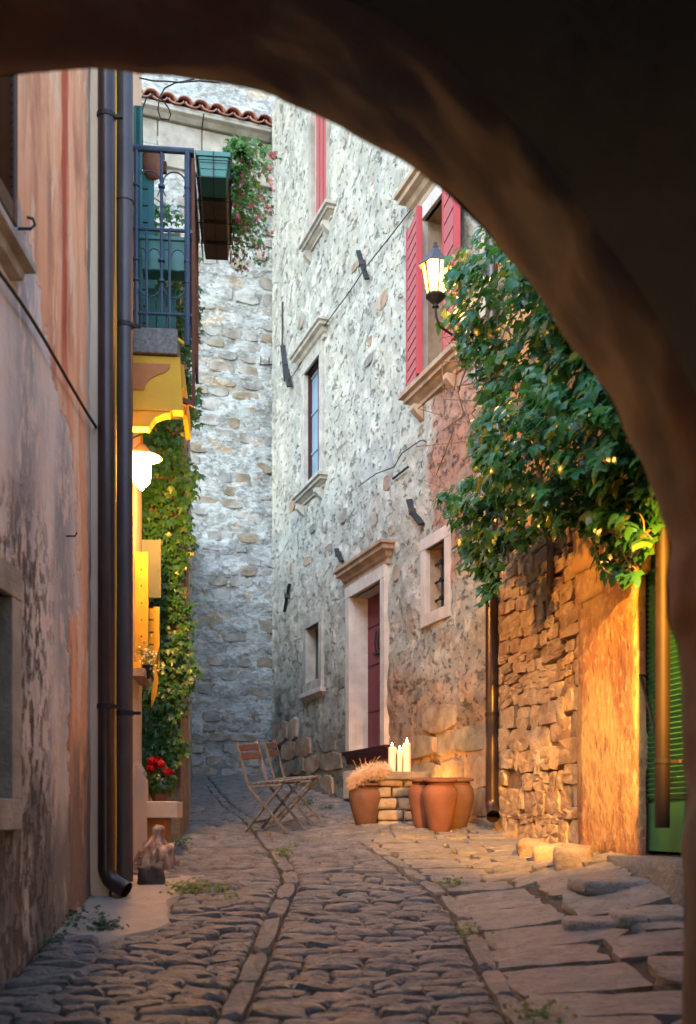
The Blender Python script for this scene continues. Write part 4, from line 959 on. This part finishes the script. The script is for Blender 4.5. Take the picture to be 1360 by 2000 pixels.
loose([(557, 212), (548, 232), (536, 250), (530, 270), (538, 298), (556, 302)], 17.2, .035, 'gutter_hook', 'dark bent gutter pipe at the end of the tiled ledge', 'black')

# ------------------------------------------------------------------ leaves
IVY = [(0, 0, 0), (-.42, .02, -.04), (-.56, .34, -.08), (-.30, .44, .0), (-.20, .80, -.03), (0, 1.05, -.14), (.20, .80, -.03), (.30, .44, 0), (.56, .34, -.08), (.42, .02, -.04), (0, .42, .07)]
IVF = [(10, i, i+1) for i in range(0, 9)]+[(10, 9, 0)]
CRP = [(0, 0, 0), (-.30, .12, 0), (-.48, .55, -.07), (-.18, .50, .02), (0, 1.0, -.12), (.18, .50, .02), (.48, .55, -.07), (.30, .12, 0), (0, .36, .05)]
CRF = [(8, i, i+1) for i in range(0, 7)]+[(8, 7, 0)]
def leafset(name, tmpl, faces, mt, pts, parent, parts=300, vis_key=None):
    """pts: (pos, normal, tipdir, size); the nearest/outermost become parts, the rest one stuff mesh"""
    tm = np.array(tmpl); me = bpy.data.meshes.new(name); me.from_pydata([tuple(v) for v in tmpl], [], faces); me.materials.append(M[mt])
    for p in me.polygons: p.use_smooth = True
    if vis_key: pts = sorted(pts, key=vis_key)
    inv = parent.matrix_world.inverted() if parent else Matrix()
    def mtx(pt):
        pos, nrm, tip, sz = pt; z = Vector(nrm).normalized(); t = Vector(tip); y = (t-z*t.dot(z)); y = y.normalized() if y.length > 1e-3 else z.orthogonal().normalized(); x = y.cross(z)
        m = Matrix((x, y, z)).transposed().to_4x4(); return Matrix.Translation(pos)@m@Matrix.Diagonal((sz, sz, sz, 1))
    for pt in pts[:parts]: o = obj(name, me, parent); o.matrix_basis = Matrix.Translation(-parent.location)@mtx(pt)
    V = []; 
    if pts[parts:]:
        for pt in pts[parts:]:
            m = np.array(mtx(pt)); V.append(tm@m[:3, :3].T+m[:3, 3]-np.array(parent.location))
        k = len(tm); F = [tuple(i+k*j for i in f) for j in range(len(V)) for f in faces]
        mm = bpy.data.meshes.new(name+'_mass'); mm.from_pydata(np.concatenate(V).tolist(), [], F); mm.materials.append(M[mt])
        for p in mm.polygons: p.use_smooth = True
        o = obj(name+'_mass', mm, parent); o['kind'] = 'stuff'
def inside(poly, x, y):
    c = False; j = len(poly)-1
    for i in range(len(poly)):
        xi, yi = poly[i]; xj, yj = poly[j]
        if (yi > y) != (yj > y) and x < (xj-xi)*(y-yi)/(yj-yi)+xi: c = not c
        j = i
    return c
# big ivy on the ochre house: volume in facade coordinates (u, z) with bulge
ivy = thing('ivy_bush', 'large dark green ivy hanging over the ochre house beside the lantern', 'ivy', FB.w(FB.u(1100), 0, 1.9))
poly = [(868, 545), (858, 628), (888, 640), (900, 690), (938, 760), (915, 850), (930, 920), (905, 935), (850, 965), (862, 1005), (905, 1040), (892, 1105), (935, 1110), (945, 1180), (975, 1150), (985, 1085), (1060, 1050), (1110, 1020), (1150, 1030), (1175, 1110), (1240, 1130), (1235, 1085), (1285, 1055), (1290, 980), (1330, 900), (1330, 700), (1330, 520), (1100, 430), (1060, 440), (1020, 500), (985, 470), (935, 440), (900, 480), (872, 500)]
pts = []; rdd = random.Random(44); viewd = Vector((0, -1, 0))
cl = [(rdd.uniform(850, 1320), rdd.uniform(440, 1150), rdd.uniform(.0, 1)) for _ in range(60)]
tries = 0
while len(pts) < 6600 and tries < 60000:
    tries += 1; x, y = rdd.uniform(840, 1330), rdd.uniform(430, 1185)
    if not inside(poly, x, y): continue
    # density falls toward the ragged rim
    clump = fbm(x/55, y/55, 1.0, 1, 3)
    if clump < -.16 and rdd.random() < .7: continue
    edge = min(1, min(abs(x-850)/120, 1)); bul = .42+.40*sstep(1330, 950, x)+.22*clump+.12*math.sin(y/60)
    if y > 1040: bul = .38+.2*clump
    if x < 975: bul = max(bul, .55); base = .42
    elif y > 1030: base = .12
    else: base = .10
    off = lerp(base, bul, rdd.random()**.45)
    u, z, Y = FB.hit(x, y, off); pos = FB.w(u, off, z)
    dep = (off-base)/max(.1, bul-base)
    nrm = FB.n*1.0+Vector((rdd.gauss(0, .5), rdd.gauss(-.25, .5), rdd.gauss(.75, .5))); tip = Vector((rdd.gauss(0, .4), rdd.gauss(0, .4), -1))
    pts.append((pos, nrm, tip, rdd.uniform(.045, .115), dep))
pts = [(p_[0], p_[1], p_[2], p_[3], p_[4]) for p_ in pts]
pts.sort(key=lambda p_: -p_[4]-p_[3]*6); leafset('ivy_leaf', IVY, IVF, 'ivy', [p_[:4] for p_ in pts], ivy, 300)
for k in range(22):
    x, y = rdd.uniform(880, 1240), rdd.uniform(480, 800); P3 = []
    for s_ in range(9):
        xx = x+s_*rdd.uniform(-14, 12); yy = y+s_*rdd.uniform(25, 38)
        if yy > 1120: break
        of = .3 if xx > 975 else .5; h = FB.hit(xx, yy, of); P3.append(FB.w(h[0], of, h[1])-ivy.location)
    if len(P3) > 2: MB().tube(P3, [lerp(.008, .003, i/len(P3)) for i in range(len(P3))], 5).build('stem', M['bark'], ivy, smooth=True)
for k, (xa, ya, xb, yb) in enumerate([(1170, 1010, 1245, 1110), (1130, 1040, 1200, 1125), (1000, 1040, 965, 1150), (1240, 1000, 1275, 1055), (940, 1060, 900, 1110), (930, 1000, 865, 975)]):
    P3 = []
    for s_ in range(7):
        t = s_/6; of = .42; h = FB.hit(lerp(xa, xb, t)+6*math.sin(t*6), lerp(ya, yb, t)+5*math.sin(t*9+k), of); P3.append(FB.w(h[0], of, h[1])-ivy.location)
    MB().tube(P3, .004, 5).build('stem', M['bark'], ivy, smooth=True)
MB().tube([FB.w(FB.u(1090), .06, 1.7)-ivy.location, FB.w(FB.u(1100), .10, 2.1)-ivy.location, FB.w(FB.u(1085), .12, 2.6)-ivy.location, FB.w(FB.u(1060), .12, 3.6)-ivy.location], [.035, .03, .028, .02], 8).build('trunk', M['bark'], ivy, smooth=True)

# creeper on the low wall
crp = thing('wall_creeper', 'tall green creeper column behind the left lamp and cream house', 'creeper', (xI, YI, 0)); pts = []
while len(pts) < 3900:
    y = rdd.uniform(395, 1500); xr = 372+10*math.sin(y/48)+9*math.sin(y/21+1)-(30 if y < 470 else 0)
    if y > 1300: xr -= (y-1300)*.10
    if y < 500: xr = min(xr, 372)
    elif y < 830: xr = 386+5*math.sin(y/30) 
    x = rdd.uniform(262, xr+rdd.uniform(-12, 10)); off = rdd.random()**.5*.22
    if y < 455 and rdd.random() < .5: continue
    p_ = P(x, y, YI-off-.02); pts.append((p_, Vector((rdd.gauss(.2, .5), rdd.gauss(-1, .4), rdd.gauss(.55, .4))), Vector((rdd.gauss(0, .4), 0, -1)), rdd.uniform(.05, .085), off))
for _ in range(420):                                        # side growth spilling toward the back wall
    y = rdd.uniform(560, 1480); Y = rdd.uniform(YI, YI+2.5); x0_ = CX+FX*(xI-.143*(Y-YI))/Y; p_ = P(x0_+rdd.uniform(0, 14), y, Y); pts.append((p_, Vector((1, rdd.gauss(-.4, .5), rdd.gauss(.4, .4))), Vector((0, .2, -1)), rdd.uniform(.05, .085), .1))
pts.sort(key=lambda p_: -p_[4]); leafset('creeper_leaf', CRP, CRF, 'creeper', [p_[:4] for p_ in pts], crp, 300)
for k in range(5): MB().tube([P(285+k*18+6*math.sin(s_+k), 1540-s_*110, YI-.03)-Vector(crp.location) for s_ in range(10)], .010, 6).build('stem', M['bark'], crp, smooth=True)

# trailing flowers in the boxes
def flower_head(name, mt, petals=5, size=.02):
    V = [(0, 0, 0)]; F = []
    for k in range(petals):
        t = 2*PI*k/petals; a_, b_ = t-.5, t+.5; n0 = len(V)
        V += [(size*.6*math.cos(a_), size*.6*math.sin(a_), .3*size), (size*math.cos(t), size*math.sin(t), .1*size), (size*.6*math.cos(b_), size*.6*math.sin(b_), .3*size)]; F.append((0, n0, n0+1, n0+2))
    me = bpy.data.meshes.new(name); me.from_pydata(V, [], F); me.materials.append(M[mt]); return me
pk = flower_head('flower', 'petalpink', 5, .016)
mnames = ['trailing pink geranium spilling from the green flower box', 'trailing pink geranium of the second flower box', 'trailing pink geranium of the third flower box', 'lowest trailing geranium in the last flower box']
for i in range(4):
    Yk = YB+.12+i*.285; cx_, cy_ = 458-2*i, 305+42*i
    base = P(cx_-12, cy_, Yk); g = thing('trailing_geranium', mnames[i], 'plant', base, group='geraniums trailing from the balcony boxes'); pts = []; fl_ = []
    for s_ in range(15):
        ax = rdd.uniform(20, 92)*(1 if i < 3 else .9); ay = rdd.uniform(-25, 80)+(20 if i == 3 else 0); Yd = rdd.uniform(-.12, .12); P3 = []
        for k in range(9):
            t = k/8; x = cx_-16+ax*t; y = cy_+ay*t*t-24*math.sin(t*PI)*(1 if i < 2 else .5); pp = P(x, y, Yk+Yd*t); P3.append(pp-base)
            for _ in range(5 if t > .1 else 3):
                q_ = pp+Vector((rdd.gauss(0, .022), rdd.gauss(0, .03), rdd.gauss(0, .022))); pts.append((q_, Vector((rdd.gauss(.3, .6), rdd.gauss(-.6, .5), rdd.gauss(.6, .5))), Vector((rdd.gauss(.3, .5), 0, -1)), rdd.uniform(.024, .046)))
        MB().tube(P3, .0022, 4).build('stem', M['bark'], g)
        if rdd.random() < .55: fl_.append(P3[-1]); 
        if rdd.random() < .15: fl_.append(P3[5])
    leafset('leaf', CRP, CRF, 'geranium', pts, g, 75)
    for c_ in fl_:
        items = [(pk, Matrix.Translation(c_+Vector((rdd.gauss(0, .018), rdd.gauss(0, .018), rdd.gauss(0, .018))))@Euler((rdd.uniform(-2, 2), rdd.uniform(-2, 2), 0)).to_matrix().to_4x4()) for _ in range(4)]
        o = join_meshes('flower', M['petalpink'], items, g)

# ------------------------------------------------------------------ bench with geranium, driftwood hen stump, block
Yb = 8.15; bx0 = -1.60; bt = P(0, 1565, Yb).z; bb = P(0, 1598, Yb).z; bx1 = P(346, 0, Yb).x
bn = thing('stone_bench', 'cream stone bench against the cream house', 'bench', (bx0, Yb, 0))
MB().prism([(0, 0), (bx1-bx0, 0), (P(357, 0, Yb+.42).x-bx0+.0, .42), (-.05, .42)], bb, bt, 2).build('seat', M['bench'], bn, bevel=.008)
MB().box(.02, P(322, 0, Yb+.05).x-bx0, .05, .20, G(-1.4, Yb)-.1, bb-.001).build('leg', M['orange'], bn, bevel=.006)
MB().box(.02, P(331, 0, Yb+.3).x-bx0, .24, .38, G(-1.4, Yb)-.1, bb-.001).build('leg', M['trim_warm'], bn, bevel=.006)
gp = P(312, 1566, Yb+.22); gp.z = bt+.001; gn = thing('geranium_pot', 'red geranium in a terracotta pot on the stone bench', 'potted plant', gp)
MB().lathe([(0, 0), (.055, 0), (.075, .09), (.085, .09), (.085, .115), (.07, .115), (.065, .09)], 20).build('pot', M['terracotta'], gn, smooth=True); pts = []
for _ in range(420):
    v = Vector((rdd.gauss(0, 1), rdd.gauss(0, 1), rdd.gauss(0, 1))).normalized()*rdd.random()**.4; q_ = gp+Vector((v.x*.125, v.y*.12, .17+v.z*.13)); pts.append((q_, v+Vector((0, -.3, .6)), Vector((v.x, v.y, -.5)), rdd.uniform(.035, .06)))
leafset('leaf', CRP, CRF, 'creeper', pts, gn, 120)
rdf = flower_head('flower', 'petalred', 5, .022)
for (x, y) in ((298, 1487), (313, 1492), (295, 1500), (328, 1508), (306, 1486)):
    c_ = P(x, y, gp.y-.10)-gp; items = []
    for _ in range(34):
        v = Vector((rdd.gauss(0, 1), rdd.gauss(0, 1), rdd.gauss(0, 1))).normalized(); items.append((rdf, Matrix.Translation(c_+Vector((v.x*.036, v.y*.03, v.z*.024)))@v.to_track_quat('Z', 'Y').to_matrix().to_4x4()))
    o = join_meshes('flower_head', M['petalred'], items, gn); MB().tube([c_, Vector((c_.x*.5, 0, .12))], .003, 4).build('stem', M['creeper'], gn)
# small flower bowl on the yellow window
p = P(287, 1300, 8.15); wf = thing('window_flower_pot', 'small pot of white flowers under the yellow shutters', 'potted plant', p)
MB().lathe([(.02, -.10), (.05, -.02), (.055, 0), (.045, 0)], 14).build('pot', M['black'], wf, smooth=True); pts = []; wm = flower_head('flower', 'petalwhite', 5, .010); items = []
for _ in range(260):
    v = Vector((rdd.gauss(0, .035), rdd.gauss(0, .04), rdd.gauss(.06, .055)))
    if rdd.random() < .6: pts.append((p+v, v+Vector((0, -.1, .1)), Vector((0, 0, 1)), .018))
    else: items.append((wm, Matrix.Translation(v)@Euler((rdd.uniform(0, 2), rdd.uniform(-1, 1), 0)).to_matrix().to_4x4()))
leafset('leaf', CRP, CRF, 'weed', pts, wf, 0); join_meshes('blossom', M['petalwhite'], items, wf)

# weathered stump shaped like a sitting hen
p = on_ground(304, 1690); p.y -= .12; p.x = (304-CX)*p.y/FX; p.z = G(p.x, p.y); st = thing('driftwood_stump', 'weathered pale wooden stump with a bird-like top before the bench', 'stump', p, (TILT, 0, 0)); s = p.y/FX
bm = bmesh.new(); ringn = 44; rows = 30; H = 84*s
me = bpy.data.meshes.new('stump')
V = []; 
for j in range(rows+1):
    t = j/rows
    hw = np.interp(t, [0, .15, .4, .62, .72, .80, .88, .95, 1], [38, 37, 30, 16, 11, 9, 12, 11, 3])*s; cx_ = np.interp(t, [0, .4, .7, .88, 1], [0, -2, 2, 6, 6])*s
    for k in range(ringn):
        a_ = 2*PI*k/ringn; gr = 1+.13*math.sin(a_*6+t*2+2*noise.noise(Vector((t*4, 0, 1))))+.08*math.sin(a_*11-t*5)+.22*noise.noise(Vector((math.cos(a_)*2, math.sin(a_)*2, t*4)))
        V.append((cx_+hw*math.cos(a_)*gr, hw*.7*math.sin(a_)*gr, t*H+.012*noise.noise(Vector((a_*2, t*6, 0)))))
F = [(j*ringn+k, j*ringn+(k+1) % ringn, (j+1)*ringn+(k+1) % ringn, (j+1)*ringn+k) for j in range(rows) for k in range(ringn)]+[tuple(range(rows*ringn, (rows+1)*ringn))]
MB().add(V, F).build('stump', M['driftwood'], st, smooth=True)
me = rough_mesh(MB().box(8*s, 38*s, -.10, .05, 0, 46*s), 'side_stump', M['driftwood'], 5, .02, 9, True, .5); obj('side_lobe', me, st)
me = rough_mesh(MB().box(-34*s, -14*s, -.06, .06, 0, 26*s), 'side_stump', M['driftwood'], 4, .016, 9, True, .5); obj('side_lobe', me, st)
boulder('stone_block', 293, 1731, .17, .15, .135, 'dark squared stone block beside the downpipe foot', 5, 'block', .08, cat='stone block', sink=.02)

# ------------------------------------------------------------------ folding chairs
def chair(label, loc, rz):
    c = thing('folding_chair', label, 'chair', loc, (TILT, 0, rz), 'slatted folding chairs in the street')
    for sgn in (-1, 1):
        y_ = .19*sgn
        MB().beam((-.285, y_, .86), (-.175, y_, .44), .018, .03, (0, 1, 0)).build('back_post', M['wood'], c); MB().beam((-.175, y_, .445), (.24, y_, 0), .018, .03, (0, 1, 0)).build('leg', M['wood'], c)
        MB().beam((.19, y_*.86, .44), (-.27, y_*.86, 0), .018, .03, (0, 1, 0)).build('leg', M['wood'], c); MB().beam((-.19, y_*.93, .44), (.21, y_*.93, .455), .018, .026, (0, 1, 0)).build('seat_rail', M['wood'], c)
    sl_ = MB().box(-.024, .024, -.20, .20, -.007, .007).mesh('seat_slat', M['wood'])
    for k in range(7): obj('seat_slat', sl_, c, (-.17+k*.062, 0, .468+k*.0025))
    for z_, dx in ((.80, -.268), (.72, -.247)): MB().box(-.009, .009, -.19, .19, -.028, .028, Matrix.Rotation(R(-14), 3, 'Y')).build('back_slat', M['woodred'], c).location = (dx, 0, z_)
    for a_, b_ in (((.17, 0, .10), .17), ((-.17, 0, .10), .17)): MB().box(a_[0]-.009, a_[0]+.009, -b_, b_, .085, .110).build('stretcher', M['wood'], c)
    c.scale = (.90, .90, .96); return c
pc = on_ground(538, 1624); c1 = chair('nearer weathered folding chair standing on the cobbles', pc, R(-26))
pc2 = Vector((pc.x+.17, pc.y+.62, G(pc.x+.17, pc.y+.62))); c2 = copy_thing(c1, pc2, (TILT, 0, R(-12)), 'farther folding chair half hidden behind the nearer chair')

# ------------------------------------------------------------------ stone table, throw, candles, pots
ptb = on_ground(775, 1612); Yt = ptb.y; gz = ptb.z
tb = thing('stone_table', 'rough stone table with a dark slab top beside the clay pots', 'table', (ptb.x, Yt, gz), (0, 0, -.05)); sx = Yt/FX
zt0, zt1 = P(0, 1523, Yt).z-gz, P(0, 1506, Yt).z-gz
me = rough_mesh(MB().box((700-775)*sx, (842-775)*sx, -.02, .42, zt0, zt1), 'table_slab', M['slabtop'], 6, .012, 7, True, .15); obj('table_top', me, tb)
z_ = -.06; rdd = random.Random(8)
while z_ < zt0-.02:
    hh = min(rdd.uniform(.09, .15), zt0-z_+.01); x_ = (737-775)*sx
    while x_ < (826-775)*sx:
        wd = rdd.uniform(.14, .26); wd = min(wd, (830-775)*sx-x_+.03); me = rough_mesh(MB().box(x_, x_+wd*.97, .0+rdd.uniform(0, .025), .34, z_, z_+hh*.97), 'table_stone', M['stoneA'], 3, .010, 12, True, .35, z_*9); obj('base_stone', me, tb); x_ += wd
    z_ += hh
def pot(px, pyb, hpx, wpx, mt, label, lip=1.12, Y=None, dz=0):
    p_ = on_ground(px, pyb) if Y is None else P(px, pyb, Y); s_ = p_.y/FX; H_ = hpx*s_; r_ = wpx*s_/2
    e_ = thing('clay_pot', label, 'pot', p_, (TILT, 0, 0), 'clay pots around the stone table')
    pf = [(0, .0), (.50, .0), (.60, .06), (.82, .34), (.97, .60), (1.0, .70), (.96, .80), (.80, .865), (.745, .885), (.75, .90), (.76, .93), (.94, .945), (.985, .965), (.98, .99), (.92, 1.0), (.72, .985), (.70, .90), (.74, .85), (.6, .5)]
    MB().lathe([(a_*r_, b_*H_) for a_, b_ in pf], 36, wob=.006).build('body', M[mt], e_, smooth=True)
    MB().lathe([(.765*r_, .895*H_), (.785*r_, .90*H_), (.785*r_, .912*H_), (.765*r_, .917*H_)], 36).build('neck_ring', M[mt], e_, smooth=True); return e_
pf_ = pot(859, 1628, 108, 68, 'terracotta', 'terracotta pot at the front of the trio of pots')
pot(829, 1621, 101, 64, 'terracotta', 'terracotta pot left of the front pot, touching the stone table', Y=pf_.location.y+.22).location.z = G(.7, pf_.location.y+.22)
pot(892, 1616, 100, 66, 'terradark', 'darker sooty pot at the right rear of the trio', Y=pf_.location.y+.30).location.z = G(.95, pf_.location.y+.30)
pot(716, 1613, 88, 70, 'terradark', 'large dark pot under the left end of the stone table', Y=Yt+.16).location.z = gz-.02
for px, py0, py1, r_, lb in ((766, 1460, 1505, .036, 'white pillar candle, leftmost on the slab'), (781, 1466, 1505, .028, 'short white candle in the middle'), (795, 1452, 1505, .037, 'tallest white candle, rightmost on the slab')):
    Yc = Yt+.10+(.05 if px == 781 else 0); b_ = P(px, py1, Yc); b_.z = gz+zt1-.004; h_ = P(px, py0, Yc).z-b_.z
    c = thing('candle', lb+' with lit flame', 'candle', b_, group='candles on the stone table')
    MB().lathe([(0, 0), (r_, 0), (r_, h_*.5), (r_, h_), (r_*.85, h_+.003), (r_*.6, h_-.008), (0, h_-.01)], 20).build('wax', M['wax'], c, smooth=True)
    MB().tube([(0, 0, h_-.01), (0, 0, h_+.012)], .0015, 5).build('wick', M['cable'], c)
    MB().lathe([(0, h_+.004), (.006, h_+.012), (.0075, h_+.020), (.004, h_+.036), (0, h_+.048)], 10).build('flame', M['flame'], c, smooth=True)
# sheepskin throw: a draped body and fur strands
fp = P(722, 1512, Yt+.10); fu = thing('sheepskin_throw', 'cream fluffy sheepskin draped over the left end of the stone table', 'throw', fp)
me = rough_mesh(MB().box(-.17, .17, -.14, .20, -.05, .055), 'hide', M['fur'], 6, .03, 6, True, .5); bmx = me
for v in me.vertices: v.co.z += .05*max(0, v.co.x*3+.3)-max(0, -v.co.x-.02)*.55
obj('hide', me, fu); V = []; F = []
nf = len(me.polygons); cs = [(p_.center.copy(), p_.normal.copy()) for p_ in me.polygons]
for _ in range(7000):
    c_, n_ = cs[rdd.randrange(nf)]; b_ = c_+Vector((rdd.gauss(0, .012), rdd.gauss(0, .012), rdd.gauss(0, .004))); d_ = (n_*.6+Vector((rdd.gauss(-.25, .35), rdd.gauss(-.2, .35), rdd.gauss(-.25, .25)))).normalized()*rdd.uniform(.03, .065); w_ = d_.orthogonal().normalized()*.0017
    o_ = len(V); V += [b_-w_, b_+w_, b_+d_*.6+w_*.6+Vector((0, 0, -.002)), b_+d_+Vector((0, 0, -.008))]; F += [(o_, o_+1, o_+2), (o_, o_+2, o_+3)]
o = MB().add(V, F).build('fur', M['fur'], fu); o['kind'] = 'stuff'
gp2 = P(715, 1505, Yt+.34); dg = thing('dried_grass', 'tuft of dry pampas grass standing behind the sheepskin', 'dried grass', gp2); V = []; F = []
for _ in range(14):
    a_ = Vector((rdd.gauss(0, .03), rdd.gauss(0, .03), -.1)); t_ = Vector((rdd.gauss(0, .06), rdd.gauss(0, .04), rdd.uniform(.04, .13)))
    for k in range(22):
        q_ = a_.lerp(t_, .35+.65*k/21); d_ = (t_-a_).normalized()*.02+Vector((rdd.gauss(0, .008), rdd.gauss(0, .008), .002)); w_ = d_.orthogonal().normalized()*.0014; o_ = len(V); V += [q_-w_, q_+w_, q_+d_]; F.append((o_, o_+1, o_+2))
    MB().tube([a_, t_], .0012, 4).build('stalk', M['straw'], dg)
o = MB().add(V, F).build('plume', M['straw'], dg); o['kind'] = 'stuff'
# small unseen tealight added behind the pots to make the glow on the wall
u_, z_, Y_ = FA.hit(852, 1528, .10); tp = FA.w(u_, .24, z_-.12); tl_ = thing('tealight', 'small tealight added unseen behind the clay pots for the wall glow', 'candle', tp)
MB().lathe([(0, 0), (.02, 0), (.022, .018), (.018, .018), (.017, .012), (0, .012)], 14).build('cup', M['black'], tl_, smooth=True)
MB().lathe([(0, .016), (.010, .03), (.012, .045), (.006, .07), (0, .09)], 10).build('flame', M['upbulb'], tl_, smooth=True)
MB().box(-.06, .06, -.05, .05, -.6, -.001).build('ledge_stone', M['stoneA'], tl_)

# ------------------------------------------------------------------ weeds
def weed(px, py, spread, nl, size, mt, label, hgt=.06, group=None):
    c_ = on_ground(px, py); g = thing('weed_tuft', label, 'weeds', c_, group='weeds growing between the stones'); pts = []
    for _ in range(nl):
        x_, y_ = rdd.gauss(0, spread), rdd.gauss(0, spread); q_ = Vector((c_.x+x_, c_.y+y_, G(c_.x+x_, c_.y+y_)+rdd.random()*hgt)); pts.append((q_, Vector((rdd.gauss(0, .5), rdd.gauss(-.4, .5), 1)), Vector((rdd.gauss(0, 1), rdd.gauss(0, 1), .4)), size*rdd.uniform(.7, 1.3)))
    leafset('leaf', CRP, CRF, mt, pts, g, 0)
for a_ in [(372, 1742, .075, 170, .03, 'weed', 'bright weeds in the cobbles right of the dark block'), (432, 1748, .04, 50, .025, 'weed', 'small weed patch right of the bright weeds'), (455, 1764, .03, 30, .022, 'weed', 'sparse weeds by the left gutter strip'),
           (552, 1672, .04, 50, .025, 'weed', 'weeds where the gutter strip bends'), (884, 1732, .05, 70, .025, 'weed', 'weeds in the right gutter near the yellow light'), (912, 1830, .05, 60, .022, 'weed', 'weeds in the right gutter in front'),
           (205, 1818, .05, 90, .032, 'mossweed', 'dark weeds at the near edge of the cement apron'), (100, 1800, .10, 260, .035, 'mossweed', 'damp weeds along the salmon wall foot'), (150, 1755, .06, 150, .03, 'mossweed', 'weeds at the wall foot near the curved pipe'),
           (45, 1845, .09, 220, .035, 'mossweed', 'weeds at the left edge below the low window'), (352, 1652, .05, 90, .03, 'mossweed', 'dark weeds right of the driftwood stump'), (570, 1655, .03, 30, .02, 'weed', 'tiny weeds below the chairs'),
           (600, 1572, .05, 60, .03, 'mossweed', 'weeds at the far foot of the stone house'), (1045, 1992, .07, 90, .025, 'weed', 'weeds at the bottom edge in the right gutter'), (640, 1582, .05, 60, .03, 'mossweed', 'weeds by the foot of the stone house left of the dark pot')]:
    weed(*a_)
# moss threads in the joints near the gutters
pts = []
for _ in range(1500):
    y_ = rdd.uniform(4.4, 9); gfun = rdd.choice((gut1, gut2)); x_ = gfun(y_)+rdd.choice((-1, 1))*rdd.gauss(.09, .02); pts.append((Vector((x_, y_, G(x_, y_)-.012)), Vector((0, 0, 1)), Vector((rdd.gauss(0, 1), rdd.gauss(0, 1), .3)), rdd.uniform(.01, .02)))
ms = thing('joint_moss', 'moss in the joints along both gutter strips', 'moss', (0, 6, -.6)); leafset('moss', CRP, CRF, 'weed', pts, ms, 0)
